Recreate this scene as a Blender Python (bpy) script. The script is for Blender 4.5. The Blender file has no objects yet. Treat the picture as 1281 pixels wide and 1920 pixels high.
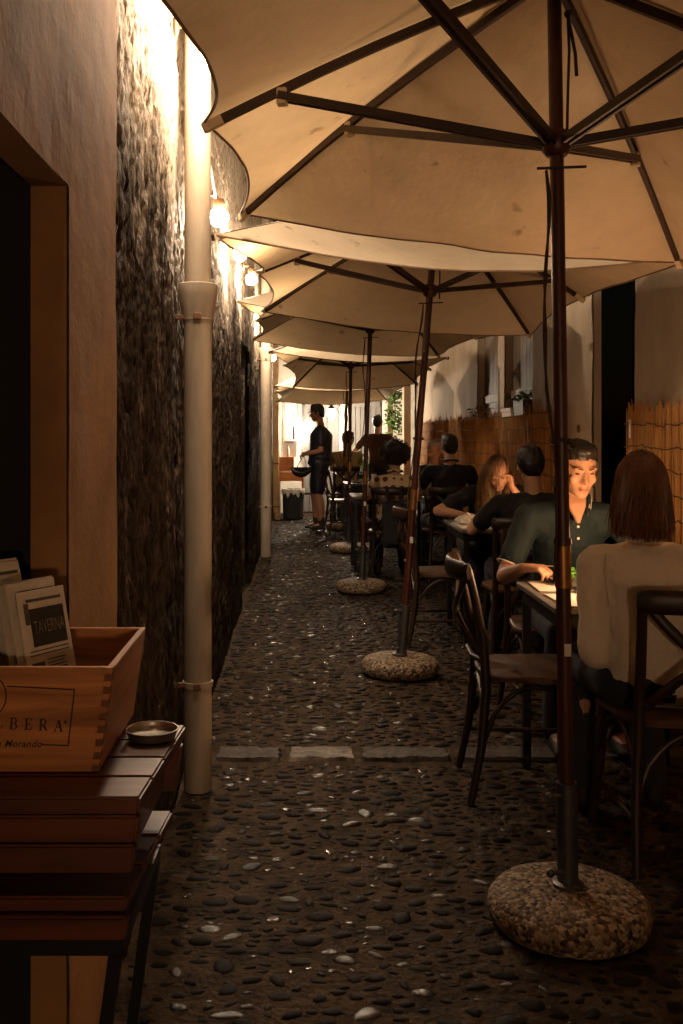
import bpy, bmesh, math, random
from mathutils import Vector, Matrix, noise
import numpy as np

random.seed(7)
rnd = random.Random(11)
sc = bpy.context.scene
COL = sc.collection
PI = math.pi
V = Vector

# ------------------------------------------------------------------ camera
cam_d = bpy.data.cameras.new('camera')
cam = bpy.data.objects.new('camera', cam_d)
COL.objects.link(cam)
cam.location = (0, 0, 1.35)
cam.rotation_euler = (PI / 2, 0, 0)
cam_d.lens = 35
cam_d.sensor_width = 36
cam_d.shift_x = 75.5 / 1920
cam_d.shift_y = -143 / 1920
cam_d.clip_end = 300
cam_d.clip_start = 0.05
sc.camera = cam

# ------------------------------------------------------------------ world (night, narrow alley)
w = bpy.data.worlds.new('World')
sc.world = w
w.use_nodes = True
wn = w.node_tree.nodes
sky = wn.new('ShaderNodeTexSky')
sky.sky_type = 'NISHITA'
sky.sun_disc = False
sky.sun_elevation = math.radians(1)
sky.sun_rotation = math.radians(120)
w.node_tree.links.new(sky.outputs[0], wn['Background'].inputs[0])
wn['Background'].inputs[1].default_value = 0.002

sc.render.engine = 'CYCLES'
sc.view_settings.view_transform = 'Standard'
sc.view_settings.look = 'None'
sc.view_settings.gamma = 1
sc.view_settings.exposure = -0.12
sc.cycles.use_denoising = True
sc.cycles.max_bounces = 6
sc.cycles.diffuse_bounces = 3
sc.cycles.glossy_bounces = 2
sc.cycles.transmission_bounces = 4
sc.cycles.use_adaptive_sampling = True
sc.cycles.adaptive_threshold = 0.03
sc.cycles.sample_clamp_indirect = 6.0
sc.cycles.caustics_reflective = False
sc.cycles.caustics_refractive = False

LAMP_COL = (1.0, 0.75, 0.52)
WARM_COL = (1.0, 0.60, 0.32)

# ------------------------------------------------------------------ materials
MATS = {}


def new_mat(name):
    m = bpy.data.materials.new(name)
    m.use_nodes = True
    return m, m.node_tree.nodes, m.node_tree.links, m.node_tree.nodes['Principled BSDF']


def mat(name, col, rough=0.7, metal=0.0, var=0.25, scale=8.0, bump=0.0, bscale=None, stretch=(1, 1, 1),
        col2=None, spec=0.5, detail=5.0, bdist=0.01, sheen=0.0):
    """plain procedural surface: noise-varied colour with fine relief"""
    if name in MATS:
        return MATS[name]
    m, n, l, b = new_mat(name)
    tc = n.new('ShaderNodeTexCoord')
    mp = n.new('ShaderNodeMapping')
    mp.inputs['Scale'].default_value = stretch
    l.new(tc.outputs['Object'], mp.inputs[0])
    nz = n.new('ShaderNodeTexNoise')
    nz.inputs['Scale'].default_value = scale
    nz.inputs['Detail'].default_value = detail
    nz.inputs['Roughness'].default_value = 0.62
    l.new(mp.outputs[0], nz.inputs[0])
    cr = n.new('ShaderNodeValToRGB')
    c2 = col2 if col2 else tuple(c * (1 - var) for c in col)
    c1 = col if col2 else tuple(min(1, c * (1 + var * 0.6)) for c in col)
    cr.color_ramp.elements[0].position = 0.32
    cr.color_ramp.elements[1].position = 0.68
    cr.color_ramp.elements[0].color = (*c2, 1)
    cr.color_ramp.elements[1].color = (*c1, 1)
    l.new(nz.outputs[0], cr.inputs[0])
    l.new(cr.outputs[0], b.inputs['Base Color'])
    b.inputs['Roughness'].default_value = rough
    b.inputs['Metallic'].default_value = metal
    b.inputs['Specular IOR Level'].default_value = spec
    if sheen:
        b.inputs['Sheen Weight'].default_value = sheen
    if bump:
        nb = n.new('ShaderNodeTexNoise')
        nb.inputs['Scale'].default_value = bscale or scale * 3
        nb.inputs['Detail'].default_value = 6
        l.new(mp.outputs[0], nb.inputs[0])
        bp = n.new('ShaderNodeBump')
        bp.inputs['Strength'].default_value = bump
        bp.inputs['Distance'].default_value = bdist
        l.new(nb.outputs[0], bp.inputs['Height'])
        l.new(bp.outputs[0], b.inputs['Normal'])
    MATS[name] = m
    return m


def emit_mat(name, col, strength):
    m, n, l, b = new_mat(name)
    b.inputs['Base Color'].default_value = (0.8, 0.8, 0.8, 1)
    b.inputs['Emission Color'].default_value = (*col, 1)
    b.inputs['Emission Strength'].default_value = strength
    MATS[name] = m
    return m


def wood_mat(name, c1, c2, rough=0.45, axis='x', scale=6, spec=0.5, bump=0.25):
    m, n, l, b = new_mat(name)
    tc = n.new('ShaderNodeTexCoord')
    mp = n.new('ShaderNodeMapping')
    st = {'x': (0.6, 9, 9), 'y': (9, 0.6, 9), 'z': (9, 9, 0.6)}[axis]
    mp.inputs['Scale'].default_value = st
    l.new(tc.outputs['Object'], mp.inputs[0])
    nz = n.new('ShaderNodeTexNoise')
    nz.inputs['Scale'].default_value = scale
    nz.inputs['Detail'].default_value = 8
    nz.inputs['Roughness'].default_value = 0.65
    nz.inputs['Distortion'].default_value = 0.8
    l.new(mp.outputs[0], nz.inputs[0])
    cr = n.new('ShaderNodeValToRGB')
    cr.color_ramp.elements[0].position = 0.3
    cr.color_ramp.elements[1].position = 0.66
    cr.color_ramp.elements[0].color = (*c2, 1)
    cr.color_ramp.elements[1].color = (*c1, 1)
    l.new(nz.outputs[0], cr.inputs[0])
    l.new(cr.outputs[0], b.inputs['Base Color'])
    b.inputs['Roughness'].default_value = rough
    b.inputs['Specular IOR Level'].default_value = spec
    bp = n.new('ShaderNodeBump')
    bp.inputs['Strength'].default_value = bump
    bp.inputs['Distance'].default_value = 0.003
    l.new(nz.outputs[0], bp.inputs['Height'])
    l.new(bp.outputs[0], b.inputs['Normal'])
    MATS[name] = m
    return m


def fabric_mat():
    m, n, l, b = new_mat('canopy_fabric')
    n.remove(b)
    out = n['Material Output']
    tc = n.new('ShaderNodeTexCoord')
    nz = n.new('ShaderNodeTexNoise')
    nz.inputs['Scale'].default_value = 2.2
    nz.inputs['Detail'].default_value = 8
    nz.inputs['Roughness'].default_value = 0.7
    l.new(tc.outputs['Object'], nz.inputs[0])
    cr = n.new('ShaderNodeValToRGB')
    cr.color_ramp.elements[0].position = 0.25
    cr.color_ramp.elements[1].position = 0.6
    cr.color_ramp.elements[0].color = (0.58, 0.47, 0.335, 1)
    cr.color_ramp.elements[1].color = (0.74, 0.62, 0.46, 1)
    l.new(nz.outputs[0], cr.inputs[0])
    # small dark stains
    nz2 = n.new('ShaderNodeTexNoise')
    nz2.inputs['Scale'].default_value = 9
    nz2.inputs['Detail'].default_value = 2
    l.new(tc.outputs['Object'], nz2.inputs[0])
    cr2 = n.new('ShaderNodeValToRGB')
    cr2.color_ramp.elements[0].position = 0.70
    cr2.color_ramp.elements[1].position = 0.78
    cr2.color_ramp.elements[0].color = (1, 1, 1, 1)
    cr2.color_ramp.elements[1].color = (0.55, 0.48, 0.4, 1)
    l.new(nz2.outputs[0], cr2.inputs[0])
    mx = n.new('ShaderNodeMix')
    mx.data_type = 'RGBA'
    mx.blend_type = 'MULTIPLY'
    mx.inputs[0].default_value = 1
    l.new(cr.outputs[0], mx.inputs[6])
    l.new(cr2.outputs[0], mx.inputs[7])
    # weave and soft creases
    nw = n.new('ShaderNodeTexNoise')
    nw.inputs['Scale'].default_value = 5
    nw.inputs['Detail'].default_value = 5
    nw.inputs['Roughness'].default_value = 0.6
    l.new(tc.outputs['Object'], nw.inputs[0])
    bp = n.new('ShaderNodeBump')
    bp.inputs['Strength'].default_value = 0.5
    bp.inputs['Distance'].default_value = 0.03
    l.new(nw.outputs[0], bp.inputs['Height'])
    d = n.new('ShaderNodeBsdfDiffuse')
    t = n.new('ShaderNodeBsdfTranslucent')
    l.new(mx.outputs[2], d.inputs[0])
    tint = n.new('ShaderNodeMix')
    tint.data_type = 'RGBA'
    tint.blend_type = 'MULTIPLY'
    tint.inputs[0].default_value = 1
    tint.inputs[7].default_value = (1.0, 0.86, 0.66, 1)
    l.new(mx.outputs[2], tint.inputs[6])
    l.new(tint.outputs[2], t.inputs[0])
    l.new(bp.outputs[0], d.inputs['Normal'])
    l.new(bp.outputs[0], t.inputs['Normal'])
    ms = n.new('ShaderNodeMixShader')
    ms.inputs[0].default_value = 0.12
    l.new(d.outputs[0], ms.inputs[1])
    l.new(t.outputs[0], ms.inputs[2])
    l.new(ms.outputs[0], out.inputs[0])
    MATS['canopy_fabric'] = m
    return m


def rough_wall_mat():
    m, n, l, b = new_mat('weathered_render')
    tc = n.new('ShaderNodeTexCoord')
    mp = n.new('ShaderNodeMapping')
    mp.inputs['Scale'].default_value = (1, 1.0, 0.35)
    l.new(tc.outputs['Object'], mp.inputs[0])
    n1 = n.new('ShaderNodeTexNoise')
    n1.inputs['Scale'].default_value = 8.5
    n1.inputs['Detail'].default_value = 7
    n1.inputs['Roughness'].default_value = 0.72
    l.new(mp.outputs[0], n1.inputs[0])
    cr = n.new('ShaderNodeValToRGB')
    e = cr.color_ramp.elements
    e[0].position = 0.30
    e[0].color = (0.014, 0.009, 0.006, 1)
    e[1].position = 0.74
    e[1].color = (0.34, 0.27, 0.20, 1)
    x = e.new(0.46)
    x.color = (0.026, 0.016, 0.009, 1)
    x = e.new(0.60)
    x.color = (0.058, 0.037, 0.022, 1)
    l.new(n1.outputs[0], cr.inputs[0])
    # dark pits
    n2 = n.new('ShaderNodeTexNoise')
    n2.inputs['Scale'].default_value = 55
    n2.inputs['Detail'].default_value = 4
    l.new(mp.outputs[0], n2.inputs[0])
    cr2 = n.new('ShaderNodeValToRGB')
    cr2.color_ramp.elements[0].position = 0.36
    cr2.color_ramp.elements[1].position = 0.46
    cr2.color_ramp.elements[0].color = (0.25, 0.2, 0.17, 1)
    cr2.color_ramp.elements[1].color = (1, 1, 1, 1)
    l.new(n2.outputs[0], cr2.inputs[0])
    mx = n.new('ShaderNodeMix')
    mx.data_type = 'RGBA'
    mx.blend_type = 'MULTIPLY'
    mx.inputs[0].default_value = 0.85
    l.new(cr.outputs[0], mx.inputs[6])
    l.new(cr2.outputs[0], mx.inputs[7])
    # upper wall paled: limewash remains, plus lamp glare put into the colour
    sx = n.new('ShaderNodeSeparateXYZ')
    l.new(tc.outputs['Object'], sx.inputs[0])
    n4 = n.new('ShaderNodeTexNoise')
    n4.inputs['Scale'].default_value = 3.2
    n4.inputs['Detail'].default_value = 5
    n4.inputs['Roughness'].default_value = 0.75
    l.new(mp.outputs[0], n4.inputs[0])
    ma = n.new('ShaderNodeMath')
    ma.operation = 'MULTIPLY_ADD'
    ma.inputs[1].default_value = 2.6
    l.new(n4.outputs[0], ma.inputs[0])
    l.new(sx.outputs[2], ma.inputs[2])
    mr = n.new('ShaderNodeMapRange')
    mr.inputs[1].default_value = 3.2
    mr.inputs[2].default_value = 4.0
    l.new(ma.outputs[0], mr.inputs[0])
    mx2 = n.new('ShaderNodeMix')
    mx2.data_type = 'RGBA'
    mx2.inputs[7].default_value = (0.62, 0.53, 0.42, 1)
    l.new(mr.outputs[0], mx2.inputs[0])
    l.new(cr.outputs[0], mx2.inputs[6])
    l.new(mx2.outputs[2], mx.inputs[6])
    l.new(mx.outputs[2], b.inputs['Base Color'])
    b.inputs['Roughness'].default_value = 0.72
    b.inputs['Specular IOR Level'].default_value = 0.12
    n3 = n.new('ShaderNodeTexNoise')
    n3.inputs['Scale'].default_value = 45
    n3.inputs['Detail'].default_value = 5
    n3.inputs['Roughness'].default_value = 0.7
    l.new(mp.outputs[0], n3.inputs[0])
    bp = n.new('ShaderNodeBump')
    bp.inputs['Strength'].default_value = 0.9
    bp.inputs['Distance'].default_value = 0.03
    l.new(n3.outputs[0], bp.inputs['Height'])
    l.new(bp.outputs[0], b.inputs['Normal'])
    return m


def aggregate_mat():
    m, n, l, b = new_mat('exposed_aggregate')
    tc = n.new('ShaderNodeTexCoord')
    vo = n.new('ShaderNodeTexVoronoi')
    vo.inputs['Scale'].default_value = 85
    l.new(tc.outputs['Object'], vo.inputs[0])
    sep = n.new('ShaderNodeSeparateColor')
    l.new(vo.outputs['Color'], sep.inputs[0])
    cr = n.new('ShaderNodeValToRGB')
    cr.color_ramp.interpolation = 'CONSTANT'
    e = cr.color_ramp.elements
    e[0].position = 0.0
    e[0].color = (0.02, 0.016, 0.012, 1)
    e[1].position = 0.12
    e[1].color = (0.15, 0.095, 0.048, 1)
    for p, c in ((0.35, (0.22, 0.155, 0.09)), (0.6, (0.08, 0.046, 0.022)), (0.8, (0.33, 0.25, 0.165))):
        x = e.new(p)
        x.color = (*c, 1)
    l.new(sep.outputs[0], cr.inputs[0])
    l.new(cr.outputs[0], b.inputs['Base Color'])
    b.inputs['Roughness'].default_value = 0.7
    bp = n.new('ShaderNodeBump')
    bp.invert = True
    bp.inputs['Strength'].default_value = 1.0
    bp.inputs['Distance'].default_value = 0.006
    l.new(vo.outputs['Distance'], bp.inputs['Height'])
    l.new(bp.outputs[0], b.inputs['Normal'])
    return m


def dots_mat():
    m, n, l, b = new_mat('dotted_blouse')
    tc = n.new('ShaderNodeTexCoord')
    vo = n.new('ShaderNodeTexVoronoi')
    vo.inputs['Scale'].default_value = 13
    vo.inputs['Randomness'].default_value = 0.35
    l.new(tc.outputs['Object'], vo.inputs[0])
    cr = n.new('ShaderNodeValToRGB')
    cr.color_ramp.elements[0].position = 0.33
    cr.color_ramp.elements[1].position = 0.36
    cr.color_ramp.elements[0].color = (0.13, 0.045, 0.02, 1)
    cr.color_ramp.elements[1].color = (0.72, 0.53, 0.33, 1)
    l.new(vo.outputs['Distance'], cr.inputs[0])
    l.new(cr.outputs[0], b.inputs['Base Color'])
    b.inputs['Roughness'].default_value = 0.8
    return m


def pebble_mat(name, spread):
    m, n, l, b = new_mat(name)
    oi = n.new('ShaderNodeObjectInfo')
    geo = n.new('ShaderNodeNewGeometry')
    add = n.new('ShaderNodeMath')
    add.operation = 'ADD'
    l.new(oi.outputs['Random'], add.inputs[0])
    l.new(geo.outputs['Random Per Island'], add.inputs[1])
    fr = n.new('ShaderNodeMath')
    fr.operation = 'FRACT'
    l.new(add.outputs[0], fr.inputs[0])
    cr = n.new('ShaderNodeValToRGB')
    e = cr.color_ramp.elements
    e[0].color = (0.012, 0.009, 0.007, 1)
    e[1].position = 1.0
    e[1].color = (0.08, 0.066, 0.052, 1)
    x = e.new(0.45)
    x.color = (0.010, 0.007, 0.005, 1)
    x = e.new(0.8)
    x.color = (0.016, 0.012, 0.009, 1)
    x = e.new(0.965)
    x.color = (0.022, 0.017, 0.013, 1)
    l.new(fr.outputs[0], cr.inputs[0])
    tc = n.new('ShaderNodeTexCoord')
    nz = n.new('ShaderNodeTexNoise')
    nz.inputs['Scale'].default_value = 40
    nz.inputs['Detail'].default_value = 5
    l.new(tc.outputs['Object'], nz.inputs[0])
    mx = n.new('ShaderNodeMix')
    mx.data_type = 'RGBA'
    mx.blend_type = 'MULTIPLY'
    mx.inputs[0].default_value = 0.6
    l.new(cr.outputs[0], mx.inputs[6])
    l.new(nz.outputs[0], mx.inputs[7])
    l.new(mx.outputs[2], b.inputs['Base Color'])
    rr = n.new('ShaderNodeMapRange')
    rr.inputs[1].default_value = 0.78
    rr.inputs[3].default_value = 0.58
    rr.inputs[4].default_value = 0.16
    l.new(fr.outputs[0], rr.inputs[0])
    l.new(rr.outputs[0], b.inputs['Roughness'])
    sp = n.new('ShaderNodeMapRange')
    sp.inputs[1].default_value = 0.82
    sp.inputs[3].default_value = 0.07
    sp.inputs[4].default_value = 0.7
    l.new(fr.outputs[0], sp.inputs[0])
    l.new(sp.outputs[0], b.inputs['Specular IOR Level'])
    bp = n.new('ShaderNodeBump')
    bp.inputs['Strength'].default_value = 0.25
    bp.inputs['Distance'].default_value = 0.004
    l.new(nz.outputs[0], bp.inputs['Height'])
    l.new(bp.outputs[0], b.inputs['Normal'])
    return m


def hair_mat(name, col, rough=0.38):
    m, n, l, b = new_mat(name)
    geo = n.new('ShaderNodeNewGeometry')
    cr = n.new('ShaderNodeValToRGB')
    cr.color_ramp.elements[0].color = (*[c * 0.5 for c in col], 1)
    cr.color_ramp.elements[1].color = (*[min(1, c * 1.5) for c in col], 1)
    l.new(geo.outputs['Random Per Island'], cr.inputs[0])
    l.new(cr.outputs[0], b.inputs['Base Color'])
    b.inputs['Roughness'].default_value = rough
    MATS[name] = m
    return m


M_FAB = fabric_mat()
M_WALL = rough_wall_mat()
M_AGG = aggregate_mat()
M_DOTS = dots_mat()
M_PEB = pebble_mat('river_pebble', 1)
M_MORTAR = mat('mortar_bed', (0.075, 0.049, 0.028), 0.8, var=0.5, scale=9, bump=1.0, bscale=55, col2=(0.017, 0.011, 0.0065), bdist=0.02, spec=0.12)
M_SLAB = mat('slab_stone', (0.17, 0.135, 0.10), 0.6, scale=12, bump=0.9, bscale=35, col2=(0.04, 0.03, 0.02), bdist=0.012)
M_SLAB2 = mat('slab_stone_dark', (0.052, 0.039, 0.026), 0.7, scale=12, bump=0.9, bscale=35, col2=(0.02, 0.014, 0.009), bdist=0.012)
M_PLASTER = mat('smooth_plaster', (0.34, 0.175, 0.060), 0.85, scale=3, bump=0.2, bscale=60, col2=(0.21, 0.10, 0.032), bdist=0.006)
M_PLASTER_R = mat('beige_plaster', (0.50, 0.41, 0.30), 0.85, scale=2.4, bump=0.35, bscale=30, col2=(0.34, 0.27, 0.19), stretch=(1, 1, 0.5), bdist=0.008)
M_WHITE = mat('white_limewash', (0.72, 0.68, 0.60), 0.85, scale=4, bump=0.3, bscale=30, col2=(0.52, 0.47, 0.39))
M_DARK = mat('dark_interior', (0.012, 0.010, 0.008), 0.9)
M_DOOR = mat('door_paint_dark', (0.02, 0.022, 0.03), 0.5, scale=5)
M_SHUT = wood_mat('shutter_brown', (0.115, 0.075, 0.045), (0.07, 0.045, 0.028), 0.6, 'z')
M_GREYDOOR = wood_mat('grey_boards', (0.22, 0.21, 0.19), (0.12, 0.11, 0.10), 0.7, 'z')
M_PIPE = mat('painted_pipe', (0.43, 0.36, 0.27), 0.6, scale=9, bump=0.15, bscale=90, col2=(0.27, 0.205, 0.14), stretch=(1, 1, 0.22), detail=8)
M_RUST = mat('rusty_strap', (0.16, 0.075, 0.035), 0.8, scale=30)
M_UMBWOOD = wood_mat('umbrella_wood', (0.070, 0.016, 0.006), (0.034, 0.008, 0.003), 0.42, 'z', 5)
M_RIB = wood_mat('rib_wood', (0.040, 0.015, 0.008), (0.022, 0.008, 0.005), 0.5, 'x', 5)
M_STEEL = mat('galvanised_tube', (0.115, 0.115, 0.12), 0.42, 0.8, var=0.25, scale=20)
M_BRASS = mat('brass', (0.36, 0.18, 0.06), 0.4, 0.9, var=0.2, scale=20)
M_ROPE = mat('dark_cord', (0.05, 0.035, 0.025), 0.9)
M_CHAIR = wood_mat('bistro_wood', (0.030, 0.014, 0.006), (0.015, 0.007, 0.003), 0.42, 'z', 6)
M_SEAT = wood_mat('seat_wood', (0.10, 0.046, 0.017), (0.055, 0.024, 0.009), 0.45, 'x', 6)
M_TABLEBLK = mat('black_table_metal', (0.012, 0.012, 0.013), 0.45, 0.4)
M_TABLETOP = mat('table_top', (0.16, 0.14, 0.115), 0.5, scale=10)
M_PAPER = mat('paper', (0.72, 0.68, 0.60), 0.8, var=0.08, scale=14)
M_CRATE = wood_mat('crate_pine', (0.56, 0.215, 0.045), (0.18, 0.052, 0.010), 0.5, 'x', 3.2)
M_CRATE_Y = wood_mat('crate_pine_side', (0.40, 0.155, 0.034), (0.17, 0.05, 0.012), 0.5, 'y', 3.2)
M_BENCH = wood_mat('varnished_oak', (0.115, 0.029, 0.007), (0.034, 0.008, 0.0025), 0.4, 'x', 3.0)
M_INK = mat('ink', (0.016, 0.010, 0.008), 0.7)
M_NEWS = mat('newsprint', (0.60, 0.53, 0.42), 0.85, var=0.12, scale=40)
M_NEWSGREY = mat('news_grey', (0.20, 0.17, 0.13), 0.85)
M_NEWSINK = mat('news_ink', (0.09, 0.075, 0.06), 0.85, var=0.3, scale=90)
M_PAN = mat('dull_steel', (0.55, 0.50, 0.43), 0.28, 0.95, var=0.15, scale=20)
M_REED = mat('reed', (0.60, 0.31, 0.09), 0.6, scale=30, col2=(0.30, 0.125, 0.032), stretch=(3, 3, 0.3))
M_LEAF = mat('leaf_green', (0.07, 0.14, 0.025), 0.5, var=0.4, scale=14)
M_LEAFB = mat('leaf_bright', (0.10, 0.26, 0.03), 0.45, var=0.3, scale=14)
M_TERRA = mat('terracotta', (0.22, 0.085, 0.04), 0.8)
M_SKIN = mat('skin', (0.50, 0.27, 0.165), 0.5, var=0.10, scale=14, bump=0.1, bscale=220, bdist=0.002)
M_SKIN2 = mat('skin_tan', (0.40, 0.20, 0.115), 0.5, var=0.10, scale=14)
M_LIP = mat('lip', (0.36, 0.13, 0.09), 0.4)
M_WHITECLOTH = mat('white_cloth', (0.70, 0.66, 0.58), 0.85, var=0.1)

# ------------------------------------------------------------------ mesh helpers


def frame_from(d, up=V((0, 0, 1))):
    d = d.normalized()
    if abs(d.dot(up)) > 0.98:
        up = V((0, 1, 0))
    s = d.cross(up).normalized()
    u = s.cross(d).normalized()
    return s, u, d


class MB:
    def __init__(self):
        self.v = []
        self.f = []

    def add(self, vs, fs):
        o = len(self.v)
        self.v.extend([tuple(p) for p in vs])
        self.f.extend([tuple(i + o for i in f) for f in fs])
        return self

    def box(self, c, s, R=None, taper=0.0, bev=0.0):
        c = V(c)
        hx, hy, hz = s[0] / 2, s[1] / 2, s[2] / 2
        if bev > 0:
            b = min(bev, hx * 0.9, hy * 0.9, hz * 0.9)
            pts = []
            for sx in (-1, 1):
                for sy in (-1, 1):
                    for sz in (-1, 1):
                        pts.append(V((sx * (hx - b), sy * (hy - b), sz * hz)))
                        pts.append(V((sx * (hx - b), sy * hy, sz * (hz - b))))
                        pts.append(V((sx * hx, sy * (hy - b), sz * (hz - b))))
            if R:
                pts = [R @ p for p in pts]
            bm = bmesh.new()
            for p in pts:
                bm.verts.new(p + c)
            bmesh.ops.convex_hull(bm, input=bm.verts)
            bm.verts.index_update()
            vs = [x.co.copy() for x in bm.verts]
            fs = [[x.index for x in f.verts] for f in bm.faces]
            bm.free()
            return self.add(vs, fs)
        vs = []
        for z in (-1, 1):
            k = 1 + (taper if z > 0 else 0)
            for x, y in ((-1, -1), (1, -1), (1, 1), (-1, 1)):
                p = V((x * hx * k, y * hy * k, z * hz))
                if R:
                    p = R @ p
                vs.append(c + p)
        return self.add(vs, [(0, 3, 2, 1), (4, 5, 6, 7), (0, 1, 5, 4), (1, 2, 6, 5), (2, 3, 7, 6), (3, 0, 4, 7)])

    def tube(self, pts, r, n=10, r2=None, up=V((0, 0, 1)), cap=True, closed=False):
        """sweep; r may be list; r2 gives the other half-axis"""
        pts = [V(p) for p in pts]
        m = len(pts)
        rs = r if isinstance(r, (list, tuple)) else [r] * m
        r2s = rs if r2 is None else (r2 if isinstance(r2, (list, tuple)) else [r2] * m)
        vs, fs = [], []
        prev = None
        for i, p in enumerate(pts):
            if closed:
                d = pts[(i + 1) % m] - pts[i - 1]
            else:
                d = pts[min(i + 1, m - 1)] - pts[max(i - 1, 0)]
            d = d.normalized()
            if prev is None:
                s, u, _ = frame_from(d, up)
            else:
                u = (prev - d * prev.dot(d))
                if u.length < 1e-6:
                    s, u, _ = frame_from(d, up)
                else:
                    u.normalize()
                    s = d.cross(u).normalized()
            prev = u
            for k in range(n):
                a = 2 * PI * k / n
                vs.append(p + s * (math.cos(a) * rs[i]) + u * (math.sin(a) * r2s[i]))
        seg = m if closed else m - 1
        for i in range(seg):
            for k in range(n):
                a, b = i * n + k, i * n + (k + 1) % n
                j = (i + 1) % m
                fs.append((a, b, j * n + (k + 1) % n, j * n + k))
        if cap and not closed:
            fs.append(tuple(range(n - 1, -1, -1)))
            fs.append(tuple((m - 1) * n + k for k in range(n)))
        return self.add(vs, fs)

    def bar(self, a, b, w, h, up=V((0, 0, 1))):
        """rectangular bar between two points"""
        a, b = V(a), V(b)
        s, u, d = frame_from(b - a, up)
        vs = []
        for p in (a, b):
            for x, y in ((-1, -1), (1, -1), (1, 1), (-1, 1)):
                vs.append(p + s * (x * w / 2) + u * (y * h / 2))
        return self.add(vs, [(0, 3, 2, 1), (4, 5, 6, 7), (0, 1, 5, 4), (1, 2, 6, 5), (2, 3, 7, 6), (3, 0, 4, 7)])

    def lathe(self, prof, c=(0, 0, 0), n=32, R=None):
        c = V(c)
        vs, fs = [], []
        for r, z in prof:
            for k in range(n):
                a = 2 * PI * k / n
                p = V((r * math.cos(a), r * math.sin(a), z))
                if R:
                    p = R @ p
                vs.append(c + p)
        for i in range(len(prof) - 1):
            for k in range(n):
                a, b = i * n + k, i * n + (k + 1) % n
                fs.append((a, b, b + n, a + n))
        fs.append(tuple(range(n - 1, -1, -1)))
        fs.append(tuple((len(prof) - 1) * n + k for k in range(n)))
        return self.add(vs, fs)

    def ball(self, c, r, n=12, m=8, R=None):
        if not isinstance(r, (tuple, list)):
            r = (r, r, r)
        c = V(c)
        vs, fs = [], []
        for i in range(1, m):
            t = PI * i / m
            for k in range(n):
                a = 2 * PI * k / n
                p = V((r[0] * math.sin(t) * math.cos(a), r[1] * math.sin(t) * math.sin(a), r[2] * math.cos(t)))
                vs.append(c + (R @ p if R else p))
        pt = V((0, 0, r[2]))
        vs.append(c + (R @ pt if R else pt))
        pb = V((0, 0, -r[2]))
        vs.append(c + (R @ pb if R else pb))
        T, B = len(vs) - 2, len(vs) - 1
        for k in range(n):
            fs.append((T, k, (k + 1) % n))
            fs.append((B, (m - 2) * n + (k + 1) % n, (m - 2) * n + k))
        for i in range(m - 2):
            for k in range(n):
                a, b = i * n + k, i * n + (k + 1) % n
                fs.append((a, a + n, b + n, b))
        return self.add(vs, fs)

    def mesh(self, name, smooth=True):
        me = bpy.data.meshes.new(name)
        me.from_pydata(self.v, [], self.f)
        me.update()
        if smooth:
            try:
                me.shade_smooth()
                me.set_sharp_from_angle(angle=math.radians(40))
            except Exception:
                pass
        return me

    def build(self, name, m, parent=None, smooth=True):
        return link(name, self.mesh(name, smooth), m, parent)


ROOTLOC = {}


def link(name, me, m, parent=None):
    o = bpy.data.objects.new(name, me)
    COL.objects.link(o)
    if m is not None:
        me.materials.clear()
        me.materials.append(m)
    if parent is not None:
        o.parent = parent
        r = parent
        loc = V((0, 0, 0))
        while r is not None:
            if r.name in ROOTLOC:
                loc = ROOTLOC[r.name]
                break
            r = r.parent
        if parent.name in ROOTLOC:
            o.matrix_parent_inverse = Matrix.Translation(loc).inverted()
    return o


def tag(o, label=None, cat=None, group=None, kind=None):
    if label:
        o['label'] = label
    if cat:
        o['category'] = cat
    if group:
        o['group'] = group
    if kind:
        o['kind'] = kind
    return o


def thing(name, label, cat, loc=(0, 0, 0), group=None, local=False):
    """Empty at the thing's base; parts given in world coordinates unless local"""
    o = bpy.data.objects.new(name, None)
    COL.objects.link(o)
    o.empty_display_size = 0.1
    o.location = loc
    if not local:
        ROOTLOC[o.name] = V(loc)
    tag(o, label, cat, group)
    return o


def copy_tree(o, parent=None):
    c = o.copy()
    COL.objects.link(c)
    c.parent = parent
    for ch in list(o.children):
        copy_tree(ch, c)
    return c


def nz3(p, s, seed=0.0):
    return noise.noise(V((p[0] * s + seed, p[1] * s - seed, p[2] * s + 2 * seed)))


# ------------------------------------------------------------------ ground
def build_ground():
    xs = [-8, -4, -1.6] + list(np.arange(-0.9, 2.35, 0.035)) + [3.5, 6, 10]
    ys = [-10, -4, 0.5]
    y = 1.2
    while y < 17.6:
        ys.append(y)
        y += 0.016 * max(1.2, y * 0.62)
    ys += [19, 24, 30]
    vs, fs = [], []
    nx = len(xs)
    for yy in ys:
        for xx in xs:
            z = 0.006 * nz3((xx, yy, 0), 3.0) + 0.005 * nz3((xx, yy, 0), 11.0, 3) - 0.006
            vs.append((xx, yy, z))
    for j in range(len(ys) - 1):
        for i in range(nx - 1):
            a = j * nx + i
            fs.append((a, a + 1, a + nx + 1, a + nx))
    mb = MB()
    mb.add(vs, fs)
    g = mb.build('ground', M_MORTAR)
    tag(g, 'brown mortar bed of the cobbled alley between the two walls', kind='structure')
    return g


ground = build_ground()


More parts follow.
